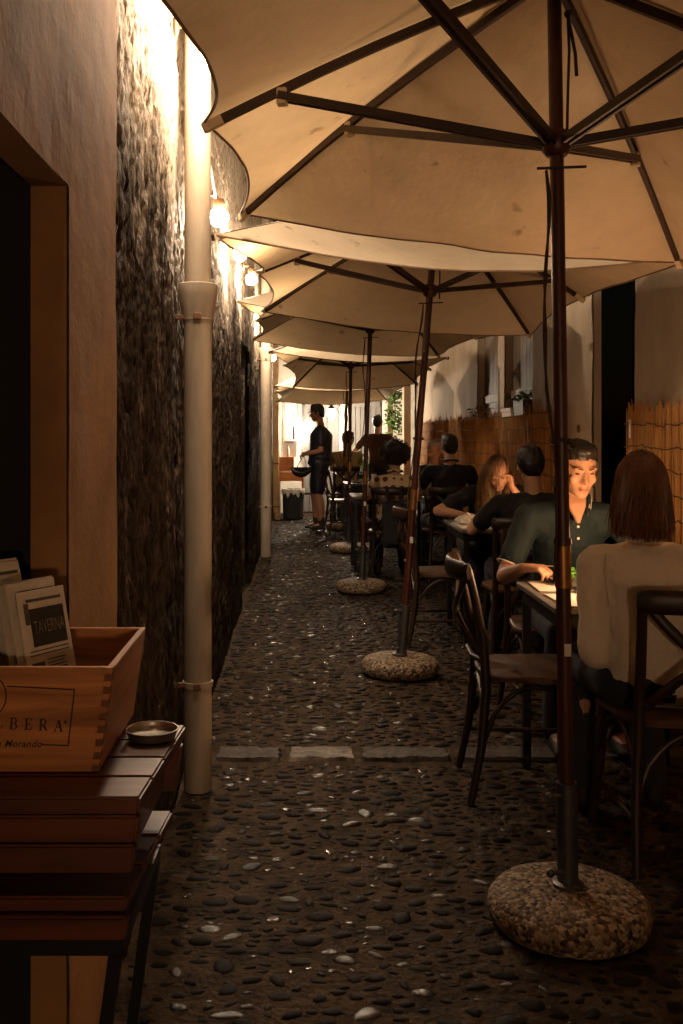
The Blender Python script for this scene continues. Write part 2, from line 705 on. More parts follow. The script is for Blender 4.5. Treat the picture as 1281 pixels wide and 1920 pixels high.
def pebble_mesh(seed):
    r = random.Random(seed)
    mb = MB()
    n, m = 9, 5
    ph = [r.uniform(0, 6.28) for _ in range(4)]
    am = [r.uniform(0.03, 0.13) for _ in range(4)]
    vs, fs = [], []
    for i in range(m):
        t = i / (m - 1) * PI / 2          # 0 rim (below ground) .. top
        for k in range(n):
            a = 2 * PI * k / n
            rr = 1 + am[0] * math.cos(2 * a + ph[0]) * 0.6 + am[1] * math.cos(3 * a + ph[1]) + am[2] * math.cos(5 * a + ph[2]) * 0.5
            c = math.cos(t) ** 0.75 if i < m - 1 else 0.0
            if i < m - 1:
                vs.append((rr * c, rr * c, 0))
                vs[-1] = (math.cos(a) * rr * c, math.sin(a) * rr * c, math.sin(t) * (1 + 0.1 * math.cos(a + ph[3])) * 1.0 - 0.25)
    vs.append((0, 0, 0.75))
    top = len(vs) - 1
    for i in range(m - 2):
        for k in range(n):
            a, b = i * n + k, i * n + (k + 1) % n
            fs.append((a, b, b + n, a + n))
    for k in range(n):
        fs.append(((m - 2) * n + k, (m - 2) * n + (k + 1) % n, top))
    mb.add(vs, fs)
    me = mb.mesh('pebble')
    me.materials.append(M_PEB)
    return me


def build_pebbles():
    meshes = [pebble_mesh(100 + i) for i in range(14)]
    mv = [np.array([v.co[:] for v in me.vertices]) for me in meshes]
    mf = [[tuple(p.vertices) for p in me.polygons] for me in meshes]
    placed = []
    grid = {}
    r = random.Random(5)
    cell = 0.12

    def ok(x, y, a, b):
        gx, gy = int(math.floor(x / cell)), int(math.floor(y / cell))
        for i in range(gx - 1, gx + 2):
            for j in range(gy - 1, gy + 2):
                for (qx, qy, qa, qb) in grid.get((i, j), ()):
                    dx, dy = abs(x - qx) / (a + qa + 0.002), abs(y - qy) / (b + qb + 0.002)
                    if dx * dx + dy * dy < 0.92:
                        return False
        return True

    tries = 110000
    for t in range(tries):
        y = 1.35 + (17.2 - 1.35) * r.random() ** 1.15
        x = r.uniform(-0.44, 1.97)
        if 4.09 < y < 4.35:
            continue
        if x > 1.3 and y < 3:
            continue
        big = r.random() < (0.6 if t < tries * 0.35 else 0.12)
        a = r.uniform(0.026, 0.046) if big else r.uniform(0.011, 0.028)
        b = a * r.uniform(0.38, 0.72)
        ang = r.gauss(0, 0.35)
        if y < 3.6 and r.random() < 0.4:
            ang = r.uniform(-1.2, 1.2)
            b = a * r.uniform(0.5, 0.8)
        ex = a * abs(math.cos(ang)) + b * abs(math.sin(ang))
        ey = a * abs(math.sin(ang)) + b * abs(math.cos(ang))
        if x < -0.30 and r.random() < 0.6:
            continue
        if not ok(x, y, ex, ey):
            continue
        grid.setdefault((int(math.floor(x / cell)), int(math.floor(y / cell))), []).append((x, y, ex, ey))
        h = min(0.012, b * r.uniform(0.35, 0.65))
        placed.append((x, y, a, b, h, ang, r.randrange(14)))
    # apparent size decides which pebbles become objects of their own
    def app(p):
        x, y, a, b = p[:4]
        px, py = 565 + 1867 * x / y, 817 + 1867 * 1.35 / y
        if px < 260 or px > 1281 or py > 1925:
            return 0
        return a * b / (y * y) * (1 / y)
    order = sorted(range(len(placed)), key=lambda i: -app(placed[i]))
    own = set(order[:300])
    vs, fs = [], []
    for i, (x, y, a, b, h, ang, k) in enumerate(placed):
        z = 0.006 * nz3((x, y, 0), 3.0) + 0.005 * nz3((x, y, 0), 11.0, 3) - 0.006
        if i in own:
            o = bpy.data.objects.new('pebble', meshes[k])
            COL.objects.link(o)
            o.location = (x, y, z)
            o.rotation_euler = (0, 0, ang)
            o.scale = (a, b, h)
            o.parent = ground
        else:
            q = mv[k] * np.array([a, b, h])
            c, s = math.cos(ang), math.sin(ang)
            off = len(vs)
            for p in q:
                vs.append((x + c * p[0] - s * p[1], y + s * p[0] + c * p[1], z + p[2]))
            fs.extend([tuple(j + off for j in f) for f in mf[k]])
    mb = MB()
    mb.v, mb.f = vs, fs
    o = mb.build('pebbles', M_PEB, ground)
    tag(o, kind='stuff')


build_pebbles()


def build_slabs():
    xs = [(-0.36, -0.085), (-0.055, 0.225), (0.25, 0.63), (0.655, 1.15), (1.175, 1.95)]
    for i, (x0, x1) in enumerate(xs):
        mb = MB()
        nx, ny = 26, 14
        vs, fs = [], []
        y0, y1 = 4.14, 4.30
        for j in range(ny + 1):
            for k in range(nx + 1):
                u, t = k / nx, j / ny
                edge = min(u, 1 - u, t * 0.7, (1 - t) * 0.7)
                x = x0 + (x1 - x0) * u + 0.012 * nz3((u * 3, t * 3, i), 1.7, 5)
                y = y0 + (y1 - y0) * t + 0.016 * nz3((u * 3, t * 3, i), 1.9, 9)
                z = 0.010 - 0.026 * max(0, 0.035 - edge) / 0.035 + 0.006 * nz3((x, y, i), 14) + 0.005 * nz3((x, y, i), 45)
                vs.append((x, y, z))
        for j in range(ny):
            for k in range(nx):
                a = j * (nx + 1) + k
                fs.append((a, a + 1, a + nx + 2, a + nx + 1))
        mb.add(vs, fs)
        mb.build('paving_slab', M_SLAB if i == 1 else M_SLAB2, ground)


build_slabs()

# ------------------------------------------------------------------ left wall (rough) and plaster wall with doorway
def build_left_wall():
    root = thing('weathered_wall', 'tall weathered rough brown wall running along the left side of the alley', 'wall', (-0.5, 2.45, 0))
    ys = []
    y = 2.45
    while y < 17.55:
        ys.append(y)
        y *= 1.0042
    ys.append(17.55)
    zs = list(np.arange(-0.03, 3.0, 0.0105)) + [3.1, 3.4, 4.0, 5.0]
    vs, fs = [], []
    nyy = len(ys)
    for z in zs:
        for yy in ys:
            st = nz3((0.3, yy, z * 0.35), 2.1) * 0.018 + nz3((0.3, yy, z * 0.5), 6.5, 2) * 0.009
            pit = nz3((0.1, yy, z * 0.55), 21, 4)
            st += 0.006 * pit + 0.0075 * nz3((0.1, yy, z * 0.8), 47, 6) - (0.010 if pit < -0.34 else 0)
            st += 0.02 * max(0, 0.35 - z) * (1 + nz3((0, yy, z), 3))
            vs.append((-0.475 + st, yy, z))
    for j in range(len(zs) - 1):
        for i in range(nyy - 1):
            ym, zm = ys[i], zs[j]
            wob = 0.03 * nz3((0, ym, zm), 4)
            if 7.85 < ym + wob < 8.95 and zm + wob < 2.1:
                continue
            a = j * nyy + i
            fs.append((a, a + nyy, a + nyy + 1, a + 1))
    mb = MB()
    mb.add(vs, fs)
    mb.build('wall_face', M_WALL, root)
    mb = MB()
    mb.box((-0.72, 8.4, 2.14), (0.42, 1.2, 0.12))
    mb.box((-0.72, 7.80, 1.03), (0.42, 0.1, 2.1))
    mb.box((-0.72, 9.02, 1.03), (0.42, 0.1, 2.1))
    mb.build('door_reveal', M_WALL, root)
    d = thing('side_door', 'narrow dark blue door recessed in the rough left wall', 'door', (-0.6, 8.4, 0))
    b = MB().box((-0.62, 8.4, 1.04), (0.04, 1.1, 2.06)).build('door_leaf', M_DOOR, d, False)
    for zc in (0.55, 1.5):
        MB().box((-0.596, 8.4, zc), (0.012, 0.8, 0.7), bev=0.004).build('door_panel', M_DOOR, d, False)
    MB().ball((-0.585, 8.0, 1.02), 0.02).build('handle', M_BRASS, d)
    return root


build_left_wall()


def build_plaster_wall():
    root = thing('plaster_wall', 'smooth ochre plaster wall with a dark doorway beside the crate', 'wall', (-0.6, 1.2, 0))
    X1, T = -0.455, 0.075

    def slab(y0, y1, z0, z1):
        vs, fs = [], []
        ny, nzz = max(2, int((y1 - y0) / 0.03)), max(2, int((z1 - z0) / 0.04))
        for j in range(nzz + 1):
            for i in range(ny + 1):
                yy, zz = y0 + (y1 - y0) * i / ny, z0 + (z1 - z0) * j / nzz
                vs.append((X1 + 0.004 * nz3((0, yy, zz), 2.5) + 0.0015 * nz3((0, yy, zz), 14), yy, zz))
        for j in range(nzz):
            for i in range(ny):
                a = j * (ny + 1) + i
                fs.append((a, a + ny + 1, a + ny + 2, a + 1))
        return vs, fs
    for nm, y0, y1, z0, z1 in (('wall_pier', 1.95, 2.452, -0.02, 1.84), ('wall_lintel', -4.0, 2.452, 1.84, 5.0), ('wall_pier', -4.0, 0.55, -0.02, 1.84)):
        mb = MB()
        mb.add(*slab(y0, y1, z0, z1))
        # returns that give the wall its thickness
        xf, xb = X1 - 0.005, X1 - T
        mb.box(((xf + xb) / 2, (y0 + y1) / 2, (z0 + z1) / 2), (xf - xb, (y1 - y0) - 0.001, (z1 - z0) - 0.001))
        mb.build(nm, M_PLASTER, root, False)
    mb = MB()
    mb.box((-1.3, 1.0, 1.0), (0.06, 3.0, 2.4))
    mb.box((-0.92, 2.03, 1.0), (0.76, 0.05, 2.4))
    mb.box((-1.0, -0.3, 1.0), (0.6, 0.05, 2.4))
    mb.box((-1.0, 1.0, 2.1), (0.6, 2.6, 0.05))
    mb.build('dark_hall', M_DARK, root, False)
    d = thing('inner_door', 'dark wooden door leaf inside the doorway behind the newspapers', 'door', (-0.9, 1.5, 0))
    MB().box((-0.95, 1.3, 1.0), (0.04, 1.4, 1.95), bev=0.004).build('door_leaf', mat('old_dark_wood', (0.022, 0.012, 0.008), 0.6), d, False)
    for yc in (1.0, 1.55):
        MB().box((-0.927, yc, 1.25), (0.012, 0.4, 1.1), bev=0.004).build('door_panel', MATS['old_dark_wood'], d, False)


build_plaster_wall()


# ------------------------------------------------------------------ drainpipes
def drainpipe(label, x, y, r, ztop, joint, straps, cables=()):
    root = thing('drainpipe', label, 'drainpipe', (x, y, 0))
    n = 24
    mb = MB()
    prof = [(r * 0.97, 0.0), (r * 1.0, 0.02), (r, joint - 0.02)]
    mb.lathe(prof, (x, y, 0), n)
    mb.build('lower_pipe', M_PIPE, root)
    # socket: flared collar that takes the upper pipe
    mb = MB()
    mb.lathe([(r * 0.98, joint - 0.05), (r * 1.10, joint - 0.02), (r * 1.22, joint + 0.02), (r * 1.36, joint + 0.06),
              (r * 1.42, joint + 0.085), (r * 1.42, joint + 0.105), (r * 1.36, joint + 0.108), (r * 1.02, joint + 0.106)], (x, y, 0), n)
    mb.build('pipe_socket', M_PIPE, root)
    mb = MB()
    mb.lathe([(r * 0.94, joint + 0.06), (r * 0.94, ztop)], (x, y, 0), n)
    mb.build('upper_pipe', M_PIPE, root)
    for z in straps:
        mb = MB()
        mb.lathe([(r * 1.0, z - 0.011), (r * 1.09, z - 0.010), (r * 1.09, z + 0.010), (r * 1.0, z + 0.011)], (x, y, 0), n)
        s = mb.build('pipe_clip', M_PIPE, root)
        mb = MB()
        mb.box((x - r * 1.3, y - r * 0.5, z), (r * 0.9, 0.012, 0.018), bev=0.002)
        mb.box((x + 0.004, y - r * 1.12, z), (0.03, 0.012, 0.026), bev=0.003)
        mb.build('clip_bolt', M_RUST, s)
    return root


drainpipe('fat beige drainpipe nearest the camera with a flared socket', -0.395, 3.80, 0.0535, 4.5, 1.82, (1.80, 0.405))
drainpipe('farther beige drainpipe on the left wall past the dark side door', -0.394, 11.1, 0.06, 4.5, 2.22, (2.2, 0.56))
root = thing('square_downpipe', 'square ochre downpipe at the far left end of the alley', 'drainpipe', (-0.41, 16.2, 0))
MB().box((-0.41, 16.2, 1.03), (0.10, 0.09, 1.86), bev=0.01).build('pipe_length', mat('ochre_pipe', (0.42, 0.26, 0.11), 0.5), root)
MB().box((-0.41, 16.2, 2.6), (0.09, 0.08, 1.3), bev=0.01).build('upper_length', MATS['ochre_pipe'], root)
MB().tube([(-0.41, 16.2, 0.13), (-0.40, 16.14, 0.06), (-0.38, 16.03, 0.03)], 0.05, 12).build('pipe_shoe', MATS['ochre_pipe'], root)
for z in (0.9, 0.2):
    MB().box((-0.41, 16.2, z), (0.112, 0.102, 0.02), bev=0.004).build('pipe_clip', M_RUST, root)

# ------------------------------------------------------------------ right wall, openings, end wall
RX = 2.0


def wall_seg(mb, y0, y1, z0, z1, x=RX, th=0.3):
    ny, nzz = max(2, int((y1 - y0) / 0.07)), max(2, int((z1 - z0) / 0.07))
    vs, fs = [], []
    for j in range(nzz + 1):
        for i in range(ny + 1):
            yy, zz = y0 + (y1 - y0) * i / ny, z0 + (z1 - z0) * j / nzz
            jag = 0.0
            if i in (0, ny):
                jag = 0.02 * nz3((0, yy, zz), 5, 3)
            vs.append((x + 0.010 * nz3((3, yy, zz), 1.6) + 0.004 * nz3((3, yy, zz), 9), yy + jag, zz))
    for j in range(nzz):
        for i in range(ny):
            a = j * (ny + 1) + i
            fs.append((a, a + 1, a + ny + 2, a + ny + 1))
    mb.add(vs, fs)
    mb.box((x + 0.012 + th / 2, (y0 + y1) / 2, (z0 + z1) / 2), (th, y1 - y0 - 0.002, z1 - z0 - 0.002))


def build_right_wall():
    root = thing('beige_wall', 'beige plaster wall behind the diners on the right side', 'wall', (RX, 6, 0))
    parts = [(-4, 5.97, -0.02, 5.0), (6.84, 8.62, -0.02, 5.0), (9.8, 10.12, -0.02, 5.0), (11.3, 17.55, -0.02, 5.0),
             (8.62, 9.8, -0.02, 1.52), (10.12, 11.3, -0.02, 1.52), (8.62, 9.8, 3.0, 5.0), (10.12, 11.3, 3.0, 5.0), (5.97, 6.84, 3.2, 5.0)]
    for p in parts:
        mb = MB()
        wall_seg(mb, *p, th=0.05 if p[0] == 6.84 else 0.3)
        mb.build('wall_section', M_PLASTER_R, root, True)
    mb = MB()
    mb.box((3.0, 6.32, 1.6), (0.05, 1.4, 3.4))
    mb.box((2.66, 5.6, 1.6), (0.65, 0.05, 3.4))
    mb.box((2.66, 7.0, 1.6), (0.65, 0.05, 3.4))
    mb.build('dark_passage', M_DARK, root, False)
    # window recesses with brown shutters
    for (y0, y1, label, gap) in ((8.62, 9.8, 'brown wooden shutters in the window recess above the planter', 0.14), (10.12, 11.3, 'brown wooden shutters in the farther window recess on the right wall', 0.0)):
        s = thing('window_shutters', label, 'shutters', (RX + 0.1, y0, 1.53))
        MB().box((RX + 0.27, (y0 + y1) / 2, 2.26), (0.03, y1 - y0, 1.48)).build('backing', M_DARK, s, False)
        yy = y0 + gap
        n = 7
        for i in range(n):
            a = yy + (y1 - yy) * i / n
            b = yy + (y1 - yy) * (i + 1) / n
            MB().box((RX + 0.10, (a + b) / 2, 2.26), (0.035, b - a - 0.006, 1.47), bev=0.004).build('board', M_SHUT, s, False)
        for z in (1.75, 2.75):
            MB().box((RX + 0.07, (yy + y1) / 2, z), (0.025, y1 - yy - 0.04, 0.09), bev=0.004).build('cross_batten', M_SHUT, s, False)


build_right_wall()


def build_end_wall():
    Y = 17.5
    root = thing('end_wall', 'white lime-washed wall closing the far end of the alley', 'wall', (0.7, Y, 0))
    mb = MB()
    nx, nzz = 80, 120
    vs, fs = [], []
    for j in range(nzz + 1):
        for i in range(nx + 1):
            x, z = -0.7 + 3.2 * i / nx, -0.02 + 5 * j / nzz
            vs.append((x, Y + 0.012 * nz3((x, 1, z), 2.0) + 0.005 * nz3((x, 1, z), 9), z))
    for j in range(nzz):
        for i in range(nx):
            a = j * (nx + 1) + i
            fs.append((a, a + 1, a + nx + 2, a + nx + 1))
    mb.add(vs, fs)
    mb.box((0.9, Y + 0.2, 2.48), (3.2, 0.35, 5.0))
    mb.build('wall_face', M_WHITE, root)
    MB().box((0.75, Y - 0.07, 1.25), (0.15, 0.12, 2.5), bev=0.01).build('pilaster', M_WHITE, root, False)
    MB().box((1.47, Y - 0.05, 1.25), (0.10, 0.09, 2.5), bev=0.01).build('pilaster', M_WHITE, root, False)
    # grey plank doors
    for x0, x1, lab in ((0.04, 0.66, 'grey plank door behind the standing cyclist'), (0.86, 1.40, 'grey plank door behind the standing man in brown')):
        d = thing('plank_door', lab, 'door', ((x0 + x1) / 2, Y - 0.05, 0))
        n = 6
        for i in range(n):
            a, b = x0 + (x1 - x0) * i / n, x0 + (x1 - x0) * (i + 1) / n
            MB().box(((a + b) / 2, Y - 0.045 - 0.006 * (i % 2), 1.12), (b - a - 0.006, 0.035, 2.2), bev=0.004).build('plank', M_GREYDOOR, d, False)
        for z in (0.4, 1.9):
            MB().box(((x0 + x1) / 2, Y - 0.078, z), (x1 - x0 - 0.04, 0.02, 0.10), bev=0.004).build('cross_batten', M_GREYDOOR, d, False)
        MB().ball((x1 - 0.08, Y - 0.085, 1.05), 0.022).build('handle', M_INK, d)
    p = thing('corner_pillar', 'narrow grey pillar beside the climbing leaves at the end wall', 'pillar', (1.72, 16.4, 0))
    MB().box((1.74, 16.45, 2.0), (0.12, 0.2, 4.0), bev=0.01).build('shaft', M_PLASTER_R, p, False)
    MB().box((1.74, 16.45, 0.12), (0.16, 0.24, 0.24), bev=0.01).build('plinth', M_PLASTER_R, p, False)


build_end_wall()


# ------------------------------------------------------------------ reed screens
def reed_screen(label, y0, y1, ztop, seed):
    r = random.Random(seed)
    root = thing('reed_screen', label, 'reed screen', (1.96, (y0 + y1) / 2, 0))
    mb = MB()
    y = y0
    while y < y1:
        rr = r.uniform(0.0035, 0.006)
        x = 1.955 - r.uniform(0, 0.018)
        zt = ztop + r.gauss(0, 0.022) + 0.03 * nz3((0, y, 0), 3)
        if r.random() < 0.05:
            zt += r.uniform(0.02, 0.09)
        lx, ly = r.gauss(0, 0.006), r.gauss(0, 0.012)
        mb.tube([(x, y, 0.02), (x + lx * 0.5, y + ly * 0.5, zt * 0.5), (x + lx, y + ly, zt)], [rr, rr * 0.95, rr * 0.5], 5)
        y += rr * r.uniform(1.5, 2.1)
    o = mb.build('reeds', M_REED, root)
    tag(o, kind='stuff')
    z = 0.16
    while z < ztop:
        pts = []
        y = y0
        while y < y1:
            pts.append((1.931 + r.uniform(-0.003, 0.003), y, z + 0.022 * nz3((0, y, z), 3.5, seed) + 0.016 * nz3((0, y, z), 13, seed) + r.gauss(0, 0.003)))
            y += 0.05
        MB().tube(pts, 0.0028, 5).build('binding_wire', M_ROPE, root)
        z += 0.125
    return root


reed_screen('golden reed screen right of the black gap, behind the woman in white', 3.2, 5.95, 1.515, 1)
reed_screen('long shaded reed screen along the right wall behind the farther diners', 7.55, 16.3, 1.555, 2)


# ------------------------------------------------------------------ lamps
def bulb_sphere(name, c, r, m, parent):
    return MB().ball(c, r, 10, 7).build(name, m, parent)


M_BULB = emit_mat('lamp_glow', LAMP_COL, 1250)
M_BULB_TOP = emit_mat('lamp_glow_top', LAMP_COL, 700)
M_BULB_END = emit_mat('lamp_glow_end', LAMP_COL, 1500)
M_BULB_FAR = emit_mat('lamp_glow_far', (1.0, 0.80, 0.60), 800)
M_BULB_NEAR = emit_mat('lamp_glow_street', WARM_COL, 110)
M_BULB_BACK = emit_mat('lamp_glow_back', (1.0, 0.62, 0.36), 300)
M_TLAMP2 = emit_mat('table_lamp_second', (1.0, 0.52, 0.25), 80)
M_TLAMP = emit_mat('table_lamp_glow', (1.0, 0.54, 0.26), 400)


def wall_lamp(label, y, z, m=None, x=-0.47, r=0.045, side=1, off=0.085):
    root = thing('wall_lamp', label, 'lamp', (x, y, z), 'bare bulb lamps along the alley walls')
    bx = x + side * off
    MB().lathe([(0.03, 0), (0.035, 0.012), (0.02, 0.018)], (x + side * 0.01, y, z + 0.10), 16, Matrix.Rotation(side * PI / 2, 3, 'Y')).build('wall_plate', M_RUST, root)
    MB().tube([(x + side * 0.02, y, z + 0.10), (bx - side * 0.02, y, z + 0.105), (bx, y, z + 0.085)], 0.007, 8).build('bracket', M_RUST, root)
    MB().lathe([(0.016, 0.03), (0.026, 0.034), (0.028, 0.06), (0.024, 0.085), (0.012, 0.088)], (bx, y, z), 16).build('socket', M_RUST, root)
    bulb_sphere('bulb', (bx, y, z), r, m or M_BULB, root)
    return root


wall_lamp('glaring bare bulb beside the near drainpipe, under the first canopy edge', 4.65, 2.37)
wall_lamp('second glaring bulb along the left wall, past the near drainpipe', 6.25, 2.49)
wall_lamp('third bulb on the left wall above the tip of the third canopy', 7.7, 2.56)
wall_lamp('bulb on the left wall above the fourth canopy edge', 10.6, 2.62, M_BULB_END)
wall_lamp('bulb at the far left wall over the white plaster end', 13.4, 2.4, M_BULB_END)
wall_lamp('bulb hidden behind the first canopy, washing the wall top white', 3.05, 2.83, M_BULB_TOP, off=0.20)
wall_lamp('bulb behind the first canopy just above the near drainpipe', 3.58, 2.72, M_BULB_TOP, off=0.15)
wall_lamp('bulb over the doorway above the camera', 0.95, 2.74, M_BULB_NEAR, x=-0.455, off=0.042)
root = thing('standing_lamp', 'globe lamp on an iron stand in the alley behind the camera', 'lamp', (0.3, -2.2, 0))
bulb_sphere('glowing_globe', (0.3, -2.2, 1.15), 0.09, M_BULB_BACK, root)
MB().lathe([(0.14, 0.0), (0.14, 0.012), (0.02, 0.03), (0.014, 0.06), (0.014, 1.03), (0.045, 1.05), (0.05, 1.07)], (0.3, -2.2, 0.004), 18).build('iron_stand', M_RUST, root)

# lamp wiring on the left wall
root = thing('lamp_cable', 'slack white cables hanging down to the nearest bulb', 'cable', (-0.42, 4.5, 2.9))
for k in range(3):
    pts = [(-0.435 + 0.012 * k, 4.12 + 0.05 * k, 3.1)]
    for i in range(1, 9):
        t = i / 8
        pts.append((-0.435 + 0.012 * k + 0.02 * math.sin(t * 5 + k), 4.12 + 0.05 * k + 0.5 * t * t - 0.05 * k * t, 3.1 - 0.63 * t + 0.03 * math.sin(t * 6 + k * 2)))
    MB().tube(pts, 0.005, 6).build('cable', M_WHITECLOTH, root)

# lantern and small lamp at the end wall
root = thing('wall_lantern', 'dazzling faceted lantern on a bracket at the end wall', 'lamp', (0.50, 17.4, 1.6))
MB().lathe([(0.012, -0.12), (0.085, 0.0), (0.06, 0.07), (0.02, 0.09)], (0.50, 16.5, 1.72), 6).build('glowing_glass', M_BULB_FAR, root, False)
MB().lathe([(0.07, 0.072), (0.03, 0.12), (0.01, 0.15)], (0.50, 16.5, 1.72), 6).build('cap', M_INK, root, False)
MB().tube([(0.50, 16.5, 1.86), (0.55, 16.8, 1.93), (0.66, 17.3, 1.9), (0.70, 17.45, 1.82)], 0.009, 6).build('bracket', M_INK, root)
MB().tube([(0.52, 16.52, 1.80), (0.60, 16.8, 1.80), (0.66, 17.25, 1.76), (0.72, 17.44, 1.78)], 0.007, 6).build('scroll', M_INK, root)
root = thing('small_lamp', 'small bright bulb low on the white wall left of the cyclist', 'lamp', (0.02, 17.4, 1.45))
bulb_sphere('bulb', (0.02, 17.36, 1.46), 0.04, M_BULB_FAR, root)
MB().lathe([(0.03, 0.03), (0.03, 0.07), (0.015, 0.075)], (0.02, 17.36, 1.46), 12).build('socket', M_INK, root)
MB().tube([(0.02, 17.36, 1.53), (0.02, 17.48, 1.54)], 0.008, 6).build('bracket', M_INK, root)

# ------------------------------------------------------------------ umbrellas
def umbrella(label, base, top, apex_z, tips, runner_z, seed, fine=True):
    """tips: near-left, mid-left, far-left, far-right, mid-right, near-right"""
    r = random.Random(seed)
    bx, by = base
    tx, ty = top
    root = thing('market_umbrella', label, 'umbrella', (bx, by, 0), 'wooden umbrellas down the middle of the alley')

    def axis(z):
        t = z / apex_z
        return V((bx + (tx - bx) * t, by + (ty - by) * t, z))
    n = 40 if fine else 28
    # concrete foot
    mb = MB()
    prof = [(0.205, 0.0), (0.217, 0.012), (0.221, 0.04), (0.217, 0.062), (0.202, 0.079), (0.17, 0.089), (0.10, 0.096), (0.036, 0.098)]
    mb.lathe(prof, (bx, by, 0.004), n)
    mb.v = [(x + 0.005 * nz3((x, y, z), 9, seed), y + 0.005 * nz3((x, y, z), 9, seed + 4), z) for x, y, z in mb.v]
    mb.build('concrete_base', M_AGG, root)
    tb = MB()
    tb.tube([axis(0.085), axis(0.39)], 0.029, 20)
    tb.lathe([(0.042, 0.096), (0.042, 0.112), (0.03, 0.118)], (bx, by, 0), 20)
    t = tb.build('steel_tube', M_STEEL, root)
    for z in (0.15, 0.36):
        kb = MB()
        p = axis(z)
        kb.tube([p + V((-0.02, -0.02, 0)), p + V((-0.055, -0.03, 0))], 0.006, 8)
        kb.ball(p + V((-0.055, -0.030, 0)), (0.012, 0.012, 0.012), 8, 6)
        kb.build('clamp_screw', M_STEEL, t)
    pm = MB()
    pm.tube([axis(0.36), axis(1.06)], 0.0205, 18)
    pm.tube([axis(1.06), axis(apex_z + 0.03)], 0.0195, 18)
    pole = pm.build('pole', M_UMBWOOD, root)
    MB().tube([axis(1.05), axis(1.065)], 0.0245, 18).build('pole_ring', M_UMBWOOD, pole)
    MB().tube([axis(0.93), axis(1.045)], 0.0222, 18).build('brass_sleeve', M_BRASS, pole)
    lp = axis(0.76)
    MB().box(lp + V((0.004, -0.0208, 0)), (0.018, 0.002, 0.034)).build('sticker', M_PAPER, pole, False)
    # runner hub and top notch
    hz = axis(runner_z)
    hb = MB()
    hb.tube([axis(runner_z - 0.035), axis(runner_z - 0.02), axis(runner_z + 0.02), axis(runner_z + 0.035)], [0.028, 0.040, 0.040, 0.028], 18)
    hb.build('runner_hub', M_UMBWOOD, root)
    ax = axis(apex_z)
    hb = MB()
    hb.tube([ax + V((0, 0, -0.06)), ax + V((0, 0, 0.0))], 0.045, 18)
    hb.build('top_notch', M_UMBWOOD, root)
    # tie pin and cords
    cb = MB()
    pz = axis(runner_z - 0.075)
    cb.tube([pz + V((-0.06, -0.022, 0.0)), pz + V((0.075, -0.022, 0.005))], 0.004, 6)
    cb.build('locking_pin', M_ROPE, pole)
    cb = MB()
    pts = []
    for i in range(16):
        k = i / 15
        z = (runner_z - 0.08) * (1 - k) + (0.95 if fine else 1.1) * k
        p = axis(z)
        pts.append(p + V((-0.045 + 0.012 * math.sin(k * 9 + seed) + 0.02 * k, -0.02 - 0.008 * math.sin(k * 7), 0)))
    cb.tube(pts, 0.0035, 6)
    pts2 = [p + V((0.006 * math.sin(i * 1.3), -0.004, 0)) for i, p in enumerate(pts[:11])]
    cb.tube(pts2, 0.003, 6)
    cb.tube([axis(1.335) + V((0.026 * math.cos(a), 0.026 * math.sin(a), 0.004 * math.sin(3 * a))) for a in np.linspace(0, 6.3, 20)], 0.006, 6)
    cb.build('cord', M_ROPE, pole)
    if fine:
        cb = MB()
        q = axis(apex_z - 0.2)
        cb.tube([q + V((0.03, -0.02, 0.06)), q + V((0.034, -0.022, -0.05)), q + V((0.03, -0.02, -0.2)), q + V((0.028, -0.02, -0.33))], 0.004, 6)
        cb.tube([q + V((0.03, -0.02, 0.05)), q + V((0.05, -0.024, -0.06)), q + V((0.055, -0.02, -0.12))], 0.005, 6)
        cb.ball(q + V((0.03, -0.022, 0.05)), 0.011, 8, 6)
        cb.build('pull_cord', M_ROPE, pole)
    apex = ax + V((0, 0, -0.01))
    T = [V(p) for p in tips]
    ctr = V((ax.x, ax.y, 0))
    # ribs and struts
    for i, tp in enumerate(T):
        corner = i in (0, 2, 3, 5)
        q = []
        for k in range(7):
            s = k / 6
            p = apex.lerp(tp, s)
            bow = 0.035 * math.sin(PI * s) if corner else 0.018 * math.sin(PI * s)
            q.append(p + V((0, 0, bow - 0.022 * (1 - 0.5 * s))))
        rb = MB()
        for k in range(6):
            a, b = q[k], q[k + 1]
            e = (b - a).normalized() * 0.004
            rb.bar(a - e, b + e, 0.016, 0.026)
        rib = rb.build('rib', M_RIB, root, False)
        s = 0.56 if corner else 0.78
        fk = s * 6
        k0 = min(5, int(fk))
        j = q[k0].lerp(q[k0 + 1], fk - k0) + V((0, 0, -0.012))
        dirh = (j - hz)
        dirh.z = 0
        dirh.normalize()
        side = dirh.cross(V((0, 0, 1))) * 0.011
        st = hz + dirh * 0.036
        sb = MB()
        sb.bar(st + side, j + side, 0.009, 0.024)
        sb.bar(st - side, j - side, 0.009, 0.024)
        sb.build('strut', M_RIB, root, False)
        lb = MB()
        lb.box(j + V((0, 0, -0.004)) - dirh * 0.012, (0.03, 0.03, 0.05), Matrix.Rotation(math.atan2(dirh.y, dirh.x), 3, 'Z'), bev=0.004)
        lb.build('fabric_tab', M_FAB, rib, False)
        eb = MB()
        e0 = q[6] - (q[6] - q[5]).normalized() * 0.06
        eb.bar(e0, q[6], 0.021, 0.029)
        eb.build('corner_pocket', M_FAB, rib, False)
    # fabric panels, hollow between the ribs with cut-in hems
    ns, nt = 30, 24
